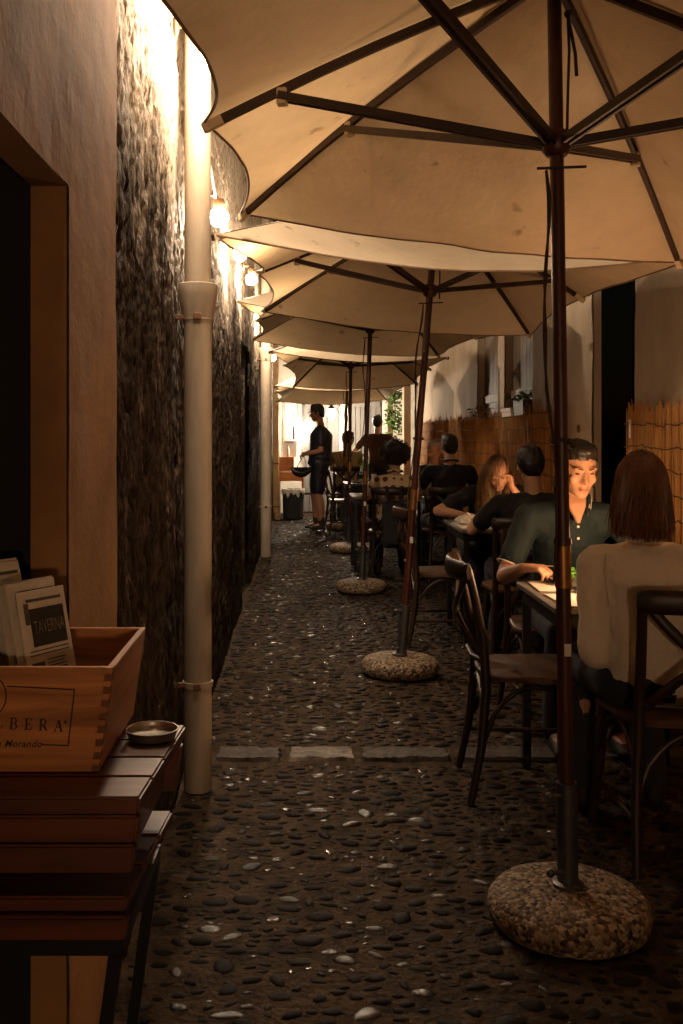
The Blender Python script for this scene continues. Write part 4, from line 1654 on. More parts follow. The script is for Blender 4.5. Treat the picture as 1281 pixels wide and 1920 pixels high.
def newspapers():
    wd = V((0.52, 0.85, 0)).normalized()
    nrm = V((0.85, -0.52, 0)).normalized()          # page faces right and toward the camera
    r = random.Random(3)

    def page(origin, width, height, lean, name, th=0.0025, curl=0.012):
        """leans left as it rises; bottom edge starts at origin"""
        up = (V((0, 0, 1)) - nrm * lean).normalized()
        vs, fs = [], []
        n = 8
        for side in (0, 1):
            for j in range(n + 1):
                t = j / n
                for i in range(3):
                    u = i / 2
                    p = origin + wd * (width * u) + up * (height * t) - nrm * (th * side) + nrm * (curl * (1 - t) ** 2)
                    vs.append(p)
        k = 3 * (n + 1)
        for j in range(n):
            for i in range(2):
                a = j * 3 + i
                fs.append((a, a + 1, a + 4, a + 3))
                fs.append((k + a, k + a + 3, k + a + 4, k + a + 1))
        for j in range(n):
            a, b = j * 3, j * 3 + 3
            fs.append((a, b, b + k, a + k))
            a, b = j * 3 + 2, j * 3 + 5
            fs.append((a, a + k, b + k, b))
        a = 3 * n
        fs.append((a, a + 1, a + 1 + k, a + k))
        fs.append((a + 1, a + 2, a + 2 + k, a + 1 + k))
        return MB().add(vs, fs), up
    labs = ['front newspaper in the crate with a black title box']
    front_o = V((-0.447, 1.685, 0.822))
    k = 0
    for i in range(12):
        off = -nrm * (0.0085 * i + (0.004 if i else 0)) + V((0, 0, 0))
        h = 0.262 + (0.0 if i == 0 else r.uniform(-0.022, 0.022)) + (0.030 if i > 8 else 0)
        wdt = 0.112 + (r.uniform(-0.006, 0.01) if i else 0)
        lean = 0.20 + 0.012 * i + (r.uniform(-0.02, 0.02) if i else 0)
        mb, up = page(front_o + off + wd * (r.uniform(-0.008, 0.008) if i else 0), wdt, h, lean, 'newspaper', th=r.uniform(0.0015, 0.003))
        nm = ['front folded newspaper in the crate with a black title box', 'folded newspaper leaning second from the front of the crate'][i] if i < 2 else (
            'tallest folded newspaper at the back of the crate bundle' if i == 11 else '%s folded newspaper counted from the front of the crate bundle' % ['third', 'fourth', 'fifth', 'sixth', 'seventh', 'eighth', 'ninth', 'tenth', 'eleventh'][i - 2])
        root = thing('newspaper', nm, 'newspaper', front_o + off, 'newspapers in the wine crate')
        mb.build('folded_sheets', M_NEWS, root, False)
        if i in (0, 1, 9, 11):
            pr = MB()
            def blk(u0, u1, t0, t1, m=pr, lift=0.0009):
                pts = []
                for (u, t) in ((u0, t0), (u1, t0), (u1, t1), (u0, t1)):
                    pts.append(front_o + off + wd * (wdt * u) + up * (h * t) + nrm * (0.012 * (1 - t) ** 2 + lift))
                m.add(pts, [(0, 1, 2, 3)])
            blk(0.16, 0.9, 0.925, 0.945)
            blk(0.1, 0.2, 0.78, 0.92)
            if i == 0:
                bx = MB()
                blk(0.2, 0.92, 0.63, 0.88, bx)
                bx.build('title_box', M_INK, root, False)
                cu = bpy.data.curves.new('title', 'FONT')
                cu.body = 'TAVERNA'
                cu.size = 0.026
                cu.align_x = 'CENTER'
                tmp = bpy.data.objects.new('tmp', cu)
                COL.objects.link(tmp)
                dg = bpy.context.evaluated_depsgraph_get()
                me = bpy.data.meshes.new_from_object(tmp.evaluated_get(dg))
                bpy.data.objects.remove(tmp)
                sx = 0.072 / max(0.01, me.vertices and (max(v.co.x for v in me.vertices) - min(v.co.x for v in me.vertices)))
                R = Matrix((wd, up, nrm)).transposed().to_4x4()
                o = front_o + off + wd * (wdt * 0.56) + up * (h * 0.715) + nrm * 0.0035
                me.transform(Matrix.Translation(o) @ R @ Matrix.Diagonal((sx, 1.25, 1, 1)))
                link('title_lettering', me, M_NEWSGREY, root)
                for t in (0.60, 0.575):
                    blk(0.1, 0.92, t, t + 0.008)
                for q in range(11):
                    t = 0.53 - q * 0.021
                    blk(0.42, 0.42 + 0.48 * r.uniform(0.6, 1), t, t + 0.008)
                    if q % 5 < 3:
                        blk(0.1, 0.36, t - 0.01, t + 0.012 if q % 5 == 1 else t)
            tag(pr.build('print', M_NEWSINK, root, False), kind='stuff')


newspapers()
root = thing('steel_dish', 'small round dull steel dish on the corner of the stand', 'dish', (-0.268, 1.79, 0.807))
MB().lathe([(0.038, 0.0), (0.0425, 0.003), (0.0455, 0.015), (0.0465, 0.0165), (0.0452, 0.0175), (0.0415, 0.005), (0.036, 0.0035), (0.001, 0.003)], (-0.268, 1.79, 0.8065), 40).build('bowl', M_PAN, root)
MB().tube([(-0.268 + 0.0458 * math.cos(a), 1.79 + 0.0458 * math.sin(a), 0.8235) for a in np.linspace(0, 2 * PI, 41)[:-1]], 0.0013, 6, closed=True).build('rolled_rim', M_PAN, root)
root = thing('leaning_board', 'reddish wooden board leaning in the dark doorway', 'board', (-0.66, 1.9, 0.8))
MB().bar((-0.55, 1.86, 0.82), (-0.64, 1.9, 1.22), 0.05, 0.015).build('board', M_BENCH, root, False)
MB().bar((-0.53, 1.845, 0.80), (-0.57, 1.862, 0.93), 0.055, 0.02).build('end_batten', M_BENCH, root, False)

# ------------------------------------------------------------------ people
def fib(n):
    pts = []
    for i in range(n):
        z = 1 - 2 * (i + 0.5) / n
        a = i * 2.399963
        q = math.sqrt(1 - z * z)
        pts.append(V((q * math.cos(a), q * math.sin(a), z)))
    return pts


FIB_S, FIB_L = fib(34), fib(80)
I3 = Matrix.Identity(3)


class Fig:
    """collects overlapping hulls, then fuses them into one continuous skin"""

    def __init__(self):
        self.v, self.f = [], []

    def hull(self, balls):
        bm = bmesh.new()
        for (c, r, R) in balls:
            if not isinstance(r, (tuple, list)):
                r = (r, r, r)
            S = FIB_L if max(r) > 0.03 else FIB_S
            for p in S:
                q = V((p.x * r[0], p.y * r[1], p.z * r[2]))
                bm.verts.new(c + (R @ q if R is not None else q))
        res = bmesh.ops.convex_hull(bm, input=bm.verts)
        bad = [g for g in res['geom_interior'] if isinstance(g, bmesh.types.BMVert)]
        bmesh.ops.delete(bm, geom=bad, context='VERTS')
        bm.verts.index_update()
        o = len(self.v)
        self.v.extend([x.co[:] for x in bm.verts])
        self.f.extend([tuple(x.index + o for x in f.verts) for f in bm.faces])
        bm.free()

    def cap(self, a, ra, b, rb, R=None):
        self.hull([(V(a), ra, R), (V(b), rb, R)])

    def ell(self, c, r, R=None):
        self.hull([(V(c), r, R)])

    def build(self, name, m, parent, voxel, smooth=4, amp=0.0, scale=20, stretch=(1, 1, 1), M=None):
        me = bpy.data.meshes.new('tmp')
        me.from_pydata(self.v, [], self.f)
        ob = bpy.data.objects.new('tmp', me)
        COL.objects.link(ob)
        md = ob.modifiers.new('r', 'REMESH')
        md.mode = 'VOXEL'
        md.voxel_size = voxel
        if smooth:
            sm = ob.modifiers.new('s', 'SMOOTH')
            sm.iterations = smooth
            sm.factor = 0.5
        dg = bpy.context.evaluated_depsgraph_get()
        out = bpy.data.meshes.new_from_object(ob.evaluated_get(dg))
        bpy.data.objects.remove(ob)
        bpy.data.meshes.remove(me)
        if amp:
            n = len(out.vertices)
            co = np.empty(n * 3)
            out.vertices.foreach_get('co', co)
            no = np.empty(n * 3)
            out.vertices.foreach_get('normal', no)
            co, no = co.reshape(-1, 3), no.reshape(-1, 3)
            d = np.empty(n)
            sx, sy, sz = [scale * q for q in stretch]
            for i in range(n):
                x, y, z = co[i]
                d[i] = noise.noise((x * sx, y * sy, z * sz)) + 0.5 * noise.noise((x * sx * 2.3, y * sy * 2.3, z * sz * 2.3 + 5))
            co = co + no * (d * amp)[:, None]
            out.vertices.foreach_set('co', co.reshape(-1))
        if M is not None:
            out.transform(M)
        out.update()
        out.shade_smooth()
        out.name = name
        return link(name, out, m, parent)


def ik(S, W, l1, l2, pole):
    d = W - S
    L = d.length
    mx = (l1 + l2) * 0.995
    if L > mx:
        W = S + d.normalized() * mx
        d = W - S
        L = mx
    a = (l1 * l1 - l2 * l2 + L * L) / (2 * L)
    h = math.sqrt(max(0, l1 * l1 - a * a))
    u = d.normalized()
    p = pole - u * pole.dot(u)
    p.normalize()
    return S + u * a + p * h, W


def add_hand(F, wrist, d, nrm, side, curl=0.5, inflate=0.0):
    """d: direction of the fingers, nrm: palm normal (the way fingers curl), side: +1 thumb toward lat"""
    d = d.normalized()
    nrm = (nrm - d * nrm.dot(d)).normalized()
    lat = d.cross(nrm).normalized() * side
    k = wrist + d * 0.075
    F.hull([(wrist, 0.021, None), (k + lat * 0.026, 0.0125, None), (k - lat * 0.028, 0.0115, None), (wrist + d * 0.03 + lat * 0.02, 0.015, None)])
    for i, (off, L) in enumerate(((0.028, 0.068), (0.0095, 0.076), (-0.0095, 0.070), (-0.028, 0.054))):
        p = k + lat * off + d * (0.004 - 0.004 * abs(i - 1))
        a = 0.25 * curl
        for s, (fr, r0, r1) in enumerate(((0.45, 0.0090, 0.0084), (0.32, 0.0084, 0.0077), (0.25, 0.0077, 0.0064))):
            a += curl * (0.55 + 0.10 * i)
            q = p + (d * math.cos(a) + nrm * math.sin(a) + lat * 0.03 * (1.2 - i)).normalized() * (L * fr)
            F.cap(p, r0 + inflate, q, r1 + inflate)
            p = q
    t0 = wrist + d * 0.022 + lat * 0.022
    t1 = t0 + (d * 0.6 + lat * 0.6 + nrm * 0.5).normalized() * 0.040
    t2 = t1 + (d * 0.85 + lat * 0.05 + nrm * 0.5).normalized() * 0.030
    F.cap(t0, 0.0145, t1, 0.0105)
    F.cap(t1, 0.0105, t2, 0.0085)


def strand_hair(parent, H, ell, roots, length, m, seed, name='hair', rad=0.0022, drop=V((0, 0, -1)), comb=V((0, 0, 0)), wave=0.004, steps=11):
    """strands slide over the skull, then hang"""
    r = random.Random(seed)
    mb = MB()
    Hi = H.inverted()
    for (p0, ln) in roots(r, length):
        p = H @ p0
        pts = [p.copy()]
        st = ln / steps
        ph = r.uniform(0, 6.28)
        dv = V((r.gauss(0, 0.06), r.gauss(0, 0.06), 0))
        for s in range(steps):
            g = (drop + dv + comb * max(0, 1 - s / 5)).normalized()
            q = p + g * st
            ql = Hi @ q
            e = V((ql.x / ell[0], ql.y / ell[1], ql.z / ell[2]))
            if e.length < 1.0:
                if e.length < 1e-4:
                    e = V((0, -1, 0))
                e = e / e.length
                q = H @ V((e.x * ell[0], e.y * ell[1], e.z * ell[2]))
                dd = q - p
                if dd.length > 1e-5:
                    q = p + dd.normalized() * st
            q = q + V((math.sin(ph + s * 0.8), math.cos(ph + s * 0.7), 0)) * (wave * s / steps)
            pts.append(q)
            p = q
        mb.tube(pts, [rad * (1 - 0.55 * i / steps) for i in range(steps + 1)], 4, cap=False)
    return mb.build(name, m, parent)


def person(label, pos, yaw, head, hands, shirt, pants, hair, skin=None, seat=0.46, stand=False, lean=10, hp=0, hy=0, hr=0,
           sleeve='short', scale=1.0, vox=0.008, sh_w=0.175, belly=1.0, elbow=None, shorts=False, curl=(0.6, 0.6), shirt_amp=0.004,
           pelvis=None, hand_dirs=None, shoe=None, group=None, neckline=True, legs=None, slim=1.0, depth=1.0, fat=1.0):
    """one seated or standing figure; head and hands are world positions, yaw 0 looks down the alley"""
    skin = skin or M_SKIN
    root = thing('person', label, 'person', (pos[0], pos[1], 0), group)
    Mw = Matrix.Translation((pos[0], pos[1], 0)) @ Matrix.Rotation(math.radians(yaw), 4, 'Z')
    Mi = Mw.inverted()
    X, Y, Z = V((1, 0, 0)), V((0, 1, 0)), V((0, 0, 1))
    k = scale
    hz = 0.93 * k if stand else seat + 0.095
    pel = V((0, 0, hz)) if pelvis is None else V(pelvis)
    hc = Mi @ V(head)
    # spine curves from pelvis to the given head
    up = V((0, math.sin(math.radians(lean)), math.cos(math.radians(lean))))
    Rh = Matrix.Rotation(math.radians(hy), 3, 'Z') @ Matrix.Rotation(math.radians(hp), 3, 'X') @ Matrix.Rotation(math.radians(hr), 3, 'Y')
    nb = hc + Rh @ V((0, -0.035, -0.10)) * k - up * 0.055 * k          # base of the neck
    sp = nb - pel
    waist = pel + sp * 0.34 + V((0, -0.012, 0))
    chest = pel + sp * 0.70 + V((0, -0.008, 0))
    sdir = sp.normalized()
    latx = X
    f = sdir.cross(latx)
    Rt = Matrix((latx, -f if f.y < 0 else f, sdir)).transposed()
    shl = {}
    for s in (-1, 1):
        shl[s] = nb + latx * (s * sh_w * 0.95 * k) - sdir * 0.088 * k
    B, S, Pn = Fig(), Fig(), Fig()
    inf = 0.011

    dp = depth

    def torso(F, g):
        F.cap(pel, (0.158 * k * slim + g, 0.105 * k * belly * dp + g, 0.10 * k), waist, (0.138 * k * slim + g, 0.098 * k * belly * dp + g, 0.07 * k), Rt)
        F.cap(waist, (0.138 * k * slim + g, 0.098 * k * belly * dp + g, 0.07 * k), chest, (0.158 * k * slim + g, 0.108 * k * dp + g, 0.09 * k), Rt)
        top = nb - sdir * 0.075 * k
        F.cap(chest, (0.158 * k * slim + g, 0.108 * k * dp + g, 0.09 * k), top, (0.125 * k * slim + g, 0.075 * k + g, 0.05 * k), Rt)
        for s in (-1, 1):
            F.hull([(shl[s], 0.050 * k + g, None), (nb - sdir * 0.035 * k, (0.05 * k + g * 0.5, 0.05 * k + g * 0.5, 0.028 * k), Rt), (chest + latx * s * 0.07, 0.075 * k + g, None)])
    torso(B, 0)
    torso(S, inf)
    # neck and head
    B.cap(nb - sdir * 0.03, 0.054 * k, hc + Rh @ V((0, -0.022, -0.062)) * k, 0.046 * k)

    def hp_(x, y, z):
        return hc + Rh @ V((x, y, z)) * k

    def he(F, c, r, R=Rh):
        F.ell(hp_(*c), tuple(q * k for q in r), R)
    B.hull([(hp_(0, -0.014, 0.030), (0.074 * k, 0.092 * k, 0.086 * k), Rh), (hp_(0, 0.030, -0.03), (0.060 * k, 0.056 * k, 0.05 * k), Rh)])
    B.hull([(hp_(0, 0.030, -0.035), (0.058 * k, 0.052 * k, 0.045 * k), Rh), (hp_(0, 0.062, -0.096), (0.027 * k, 0.018 * k, 0.016 * k), Rh), (hp_(0.040, 0.008, -0.062), 0.020 * k, None), (hp_(-0.040, 0.008, -0.062), 0.020 * k, None), (hp_(0, 0.0, -0.07), (0.050 * k, 0.03 * k, 0.02 * k), Rh)])
    B.hull([(hp_(0, 0.080, 0.014), 0.007 * k, None), (hp_(0, 0.103, -0.028), 0.0105 * k, None), (hp_(0.012, 0.086, -0.032), 0.008 * k, None), (hp_(-0.012, 0.086, -0.032), 0.008 * k, None)])
    for s in (-1, 1):
        he(B, (s * 0.030, 0.073, 0.026), (0.027, 0.014, 0.009))
        he(B, (s * 0.038, 0.058, -0.024), (0.022, 0.018, 0.026))
        he(B, (s * 0.075, -0.008, -0.008), (0.008, 0.019, 0.031), Rh @ Matrix.Rotation(s * 0.35, 3, 'Z'))
    he(B, (0, 0.083, -0.058), (0.023, 0.009, 0.0075))
    he(B, (0, 0.081, -0.069), (0.020, 0.009, 0.007))
    # arms
    l1, l2 = 0.285 * k, 0.25 * k
    for s in (-1, 1):
        W = Mi @ V(hands[s])
        pole = V((s * 0.7, -0.4, -0.7)) if elbow is None or s not in elbow else (Mi.to_3x3() @ V(elbow[s]))
        E, W = ik(shl[s], W, l1, l2, pole)
        B.cap(shl[s], 0.047 * k, E, 0.037 * k)
        B.cap(E, 0.037 * k, E.lerp(W, 0.35), 0.036 * k)
        B.cap(E.lerp(W, 0.35), 0.036 * k, W, 0.023 * k)
        if hand_dirs and s in hand_dirs:
            hd, hn = [Mi.to_3x3() @ V(q) for q in hand_dirs[s]]
        else:
            hd, hn = (W - E), V((-s * 0.35, 0.15, -1))
        add_hand(B, W + (W - E).normalized() * 0.005, hd, hn, -1 if s < 0 else 1, curl[0] if s < 0 else curl[1])
        if sleeve == 'short':
            e2 = shl[s].lerp(E, 0.66)
            S.cap(shl[s], 0.055 * k + inf, e2, 0.047 * k + inf)
        else:
            S.cap(shl[s], 0.050 * k + inf, E, 0.039 * k + inf)
            S.cap(E, 0.039 * k + inf, E.lerp(W, 0.4), 0.037 * k + inf * 0.9)
            S.cap(E.lerp(W, 0.4), 0.037 * k + inf * 0.9, E.lerp(W, 0.93), 0.027 * k + inf * 0.8)
        shl[(s, 'E')], shl[(s, 'W')] = E, W
    # legs
    for s in (-1, 1):
        if stand:
            hip = pel + V((s * 0.085 * k, 0, -0.03))
            kn = V((s * 0.092 * k, 0.025 + (0.02 if s > 0 else -0.01), 0.50 * k))
            an = V((s * 0.095 * k, (0.03 if s > 0 else -0.06), 0.085))
            if legs:
                kn, an = V(legs[s][0]), V(legs[s][1])
        else:
            hip = pel + V((s * 0.085 * k, 0.02, -0.01))
            kn = V((s * 0.12 * k, 0.43 * k + pel.y, seat + 0.055))
            an = V((s * 0.13 * k, 0.36 * k + pel.y, 0.085))
        B.cap(hip, 0.080 * k * fat, kn, 0.053 * k * fat)
        ca = kn.lerp(an, 0.33) + V((0, -0.014, 0))
        B.cap(kn, 0.052 * k * fat, ca, 0.054 * k * fat)
        B.cap(ca, 0.054 * k * fat, an, 0.035 * k)
        B.cap(an, 0.036 * k, an + V((0, 0.11, -0.045)), 0.026 * k)
        g = 0.010
        if shorts:
            Pn.cap(hip, 0.092 * k * fat + g, hip.lerp(kn, 0.82), 0.064 * k * fat + g)
        else:
            Pn.cap(hip, 0.088 * k + g, kn, 0.060 * k + g)
            Pn.cap(kn, 0.060 * k + g, an + V((0, 0, 0.01)), 0.046 * k + g)
        Fs = Fig()
        Fs.hull([(an + V((0, -0.02, -0.01)), (0.036, 0.04, 0.035), None), (an + V((0, 0.14, -0.052)), (0.036, 0.035, 0.022), None), (an + V((0, -0.025, -0.055)), (0.034, 0.036, 0.02), None)])
        Fs.build('shoe', shoe or M_INK, root, 0.01, 3, M=Mw)
        if shorts:
            Sk = Fig()
            Sk.cap(an + V((0, 0, 0.09)), 0.046 * k, an, 0.042 * k)
            Sk.build('sock', M_INK, root, 0.008, 2, M=Mw)
    Pn.hull([(pel, (0.160 * k * slim + 0.008, 0.108 * k * belly * dp + 0.008, 0.10 * k), Rt), (pel + V((0, 0.0 if stand else 0.06, -0.05)), (0.15 * k * slim, 0.11 * k, 0.07), None)])
    B.build('body', skin, root, vox, 5, M=Mw)
    sh = S.build('shirt', shirt, root, vox * 1.15, 5, shirt_amp, 11, (1.3, 1.3, 0.75), M=Mw)
    Pn.build('trousers', pants, root, 0.012, 4, 0.004, 9, M=Mw)
    # eyes and brows
    eb = MB()
    for s in (-1, 1):
        e = MB()
        e.ball(Mw @ hp_(s * 0.030, 0.0735, 0.004), (0.0115 * k, 0.006 * k, 0.0026 * k), 10, 6, Mw.to_3x3() @ Rh)
        e.build('eye', M_INK, root)
        b = MB()
        b.tube([Mw @ hp_(s * 0.013, 0.086, 0.024), Mw @ hp_(s * 0.030, 0.086, 0.028), Mw @ hp_(s * 0.047, 0.075, 0.021)], [0.0022 * k, 0.0026 * k, 0.0014 * k], 6)
        b.build('eyebrow', M_BROW, root)
    MB().ball(Mw @ hp_(0, 0.0865, -0.063), (0.020 * k, 0.0065 * k, 0.0075 * k), 10, 6, Mw.to_3x3() @ Rh).build('lips', M_LIP, root)
    # hair
    kind, hm = hair[0], hair[1]
    H4 = Mw @ Matrix.Translation(hc) @ Rh.to_4x4() @ Matrix.Scale(k, 4)
    Hf = Fig()
    if kind in ('short', 'crop', 'tied'):
        g = 0.0 if kind == 'crop' else 0.006
        Hf.hull([(hp_(0, -0.020, 0.066), ((0.074 + g) * k, (0.084 + g) * k, (0.058 + g) * k), Rh), (hp_(0, -0.040, 0.018), ((0.077 + g) * k, (0.070 + g) * k, 0.07 * k), Rh)])
        Hf.ell(hp_(0, 0.016, 0.096), (0.068 * k, 0.064 * k, 0.034 * k), Rh)
        Hf.hull([(hp_(0, -0.048, 0.0), ((0.072 + g) * k, (0.060 + g) * k, 0.06 * k), Rh), (hp_(0, -0.066, -0.055), (0.05 * k, 0.03 * k, 0.02 * k), Rh)])
        for s in (-1, 1):
            Hf.cap(hp_(s * 0.072, 0.018, 0.030), (0.012 * k, 0.020 * k, 0.02 * k), hp_(s * 0.070, 0.016, -0.012), (0.009 * k, 0.009 * k, 0.008 * k), Rh)
        if kind == 'tied':
            for s in (-1, 1):
                Hf.cap(hp_(s * 0.078, -0.02, 0.03), 0.018 * k, hp_(s * 0.082, -0.035, -0.08), 0.014 * k)
            Hf.ell(hp_(0, -0.125, 0.02), (0.03 * k, 0.03 * k, 0.035 * k), Rh)
        ob = Hf.build('hair', hm, root, 0.006, 2, 0.0035, 55, (1, 1, 0.5), M=Mw)
    elif kind in ('bob', 'long'):
        ell = (0.082, 0.099, 0.098)
        Hf.ell(hp_(0, -0.016, 0.030), (0.075 * k, 0.089 * k, 0.084 * k), Rh)
        Hf.cap(hp_(0, -0.05, 0.02), (0.075 * k, 0.05 * k, 0.07 * k), hp_(0, -0.06, -0.09), (0.07 * k, 0.04 * k, 0.05 * k), Rh)
        if kind == 'bob':
            Hf.build('hair_mass', hm, root, 0.008, 3, M=Mw)

        def roots(r, length):
            out = []
            while len(out) < hair[3]:
                a, zz = r.uniform(0, 2 * PI), r.uniform(-0.05, 1.0)
                q = math.sqrt(1 - zz * zz)
                x, y = q * math.sin(a), q * math.cos(a)
                if y > 0.42 and zz < 0.72:
                    continue
                if y > 0.25 and zz < 0.25:
                    continue
                if kind == 'long' and y > -0.35 and x < 0.42:
                    continue
                out.append((V((x * ell[0] * 0.985, y * ell[1] * 0.985 - 0.008, zz * ell[2] * 0.985 + 0.022)), length * (1 - 0.16 * (1 - zz)) * r.uniform(0.95, 1.04)))
            return out
        strand_hair(root, H4 @ Matrix.Translation((0, -0.008, 0.022)), ell, lambda r, L: [(p - V((0, -0.008, 0.022)), l) for p, l in roots(r, L)], hair[2], hm, 4,
                    comb=hair[4] if len(hair) > 4 else V((0, 0, 0)))
    elif kind == 'curly':
        Hf.hull([(hp_(0, -0.03, 0.04), (0.115 * k, 0.115 * k, 0.105 * k), Rh), (hp_(0, -0.05, -0.03), (0.11 * k, 0.08 * k, 0.06 * k), Rh)])
        Hf.build('hair_mass', hm, root, 0.012, 2, 0.016, 30, M=Mw)
        r = random.Random(2)
        mb = MB()
        for i in range(430):
            p = FIB_L[i % 80] + V((r.gauss(0, 0.12), r.gauss(0, 0.12), r.gauss(0, 0.12)))
            p.normalize()
            if p.y > 0.45 and p.z < 0.5:
                continue
            if p.z < -0.75:
                continue
            c = H4 @ V((p.x * 0.118, p.y * 0.112 - 0.035, p.z * 0.115 + 0.025))
            d = (Mw.to_3x3() @ (Rh @ p) + V((r.gauss(0, 0.7), r.gauss(0, 0.7), r.gauss(0, 0.6)))).normalized()
            s_, u_, _ = frame_from(d)
            rr = r.uniform(0.007, 0.013)
            L = r.uniform(0.02, 0.05)
            tr = r.uniform(1.2, 2.3)
            mb.tube([c + d * (L * t / 12) + s_ * rr * math.cos(tr * 2 * PI * t / 12) + u_ * rr * math.sin(tr * 2 * PI * t / 12) for t in range(13)], 0.0028, 4)
        mb.build('curls', hm, root)
    return dict(root=root, Mw=Mw, hp=hp_, shl=shl, nb=nb, Rt=Rt, Rh=Rh, pel=pel, chest=chest, sdir=sdir)


M_BROW = mat('brow', (0.06, 0.032, 0.02), 0.8)
H_BROWN = hair_mat('hair_brown', (0.17, 0.072, 0.036), 0.4)
H_DARK = hair_mat('hair_dark', (0.012, 0.009, 0.007), 0.5)
H_BLOND = hair_mat('hair_blond', (0.17, 0.095, 0.042), 0.45)
H_GREY = hair_mat('hair_grey', (0.24, 0.21, 0.18), 0.6)
H_CURL = hair_mat('hair_curly', (0.03, 0.019, 0.012), 0.5)
C_SWEATER = mat('white_knit', (0.70, 0.63, 0.52), 0.9, var=0.06, scale=60, bump=0.25, bscale=260, bdist=0.003, sheen=0.2)
C_TEAL = mat('teal_polo', (0.0045, 0.016, 0.020), 0.8, var=0.15, scale=40, bump=0.2, bscale=200, bdist=0.002)
C_BLACK = mat('black_tee', (0.012, 0.012, 0.014), 0.85, var=0.2)
C_NAVY = mat('navy_polo', (0.014, 0.015, 0.022), 0.85, var=0.2)
C_CYCLE = mat('navy_jersey', (0.010, 0.011, 0.024), 0.55, var=0.2)
C_KHAKI = mat('khaki_shirt', (0.40, 0.33, 0.16), 0.85, var=0.12)
C_BROWNT = mat('brown_tee', (0.075, 0.028, 0.022), 0.85, var=0.2)
C_JEANS = mat('dark_denim', (0.020, 0.023, 0.034), 0.85, var=0.3)
C_GREY = mat('grey_linen', (0.16, 0.15, 0.13), 0.9)

# 1 woman in the white sweater, back to the camera
w1 = person('woman in a cream sweater with a brown bob, seated with her back to the camera', (1.145, 3.27), 0, (1.115, 3.275, 1.175),
            {-1: (1.045, 3.40, 0.66), 1: (1.30, 3.42, 0.66)}, C_SWEATER, C_JEANS, ('bob', H_BROWN, 0.205, 3200), lean=2, hp=6, sleeve='long', vox=0.0065,
            sh_w=0.168, elbow={-1: (-0.22, -0.5, -0.8), 1: (0.3, -0.4, -0.8)}, shirt_amp=0.009, slim=0.93)
# seams on the sweater
# 2 man in teal at the far side of the nearest table
m2 = person('man in a dark teal polo shirt looking down at the lit nearest table', (1.215, 4.62), 180, (1.19, 4.275, 1.205),
            {-1: (1.40, 4.02, 0.80), 1: (0.915, 4.10, 0.805)}, C_TEAL, C_JEANS, ('tied', H_DARK), lean=22, hp=-16, hy=6, sleeve='short', vox=0.005, sh_w=0.19,
            elbow={-1: (0.8, 0.3, -0.5), 1: (-0.35, 0.55, -0.75)}, curl=(0.6, 0.75), hand_dirs={1: ((0.75, -0.5, 0.05), (0.25, -0.1, -0.9))}, skin=M_SKIN, shirt_amp=0.005)
# 3 dark-haired man, back to the camera
m3 = person('dark-haired man in a black t-shirt with his back turned, over the second table', (1.33, 5.90), -3, (1.395, 6.06, 1.165),
            {-1: (1.12, 6.40, 0.80), 1: (1.58, 6.36, 0.80)}, C_BLACK, C_JEANS, ('short', H_DARK), lean=16, hp=-12, vox=0.007, sh_w=0.195, hr=-4)
# 4 woman bending forward
w4 = person('woman with long fair hair bending forward over the second table', (1.36, 7.58), 180, (1.372, 6.97, 1.09),
            {-1: (1.475, 6.95, 0.99), 1: (1.125, 6.93, 0.80)}, C_BLACK, C_JEANS, ('long', H_BLOND, 0.36, 1500, V((-0.5, 0.1, 0))), lean=38, hp=-38, hy=0, hr=14, vox=0.007, sh_w=0.165,
            elbow={-1: (0.6, 0, -0.9), 1: (-0.85, 0.2, -0.3)}, slim=0.92, hand_dirs={-1: ((-0.3, -0.1, 0.9), (-0.8, -0.4, 0))})
# 5 / 6 third table
m5 = person('man in a dark polo with a pale collar line, back turned at the third table', (1.36, 9.40), 0, (1.415, 9.52, 1.245),
            {-1: (1.20, 9.9, 0.80), 1: (1.60, 9.85, 0.80)}, C_NAVY, C_GREY, ('crop', H_DARK), lean=8, hp=-4, hy=8, vox=0.008, sh_w=0.20)
m6 = person('grey-haired man in black facing the camera at the third table', (1.48, 11.1), 180, (1.455, 10.85, 1.185),
            {-1: (1.62, 10.5, 0.80), 1: (1.32, 10.42, 0.80)}, C_BLACK, C_JEANS, ('crop', H_GREY), lean=14, hp=-16, hy=-8, vox=0.008, sh_w=0.19, skin=M_SKIN2)
# 7 curly-haired woman
w7 = person('woman with big curly hair in a dotted blouse, back to the camera', (0.87, 9.36), 0, (0.885, 9.42, 1.155),
            {-1: (0.70, 9.85, 0.80), 1: (1.05, 9.85, 0.80)}, M_DOTS, C_JEANS, ('curly', H_CURL), lean=5, hp=-4, sleeve='long', vox=0.008, sh_w=0.18)
# 8 cyclist
m8 = person('cyclist standing in navy kit and cap, holding a black helmet by its straps', (0.265, 14.3), 90, (0.225, 14.3, 1.675),
            {-1: (0.06, 14.22, 1.085), 1: (0.085, 14.40, 1.11)}, C_CYCLE, C_CYCLE, ('crop', H_DARK), stand=True, scale=1.04, lean=3, hp=-10, vox=0.008, sh_w=0.175, shorts=True,
            skin=M_SKIN2, elbow={-1: (0.5, -0.4, -0.6), 1: (0.5, 0.4, -0.6)}, belly=1.1, depth=1.35, fat=1.3, curl=(1.0, 1.0),
            legs={-1: ((-0.09, 0.03, 0.50), (-0.085, -0.02, 0.085)), 1: ((0.09, 0.06, 0.50), (0.09, 0.05, 0.085))})
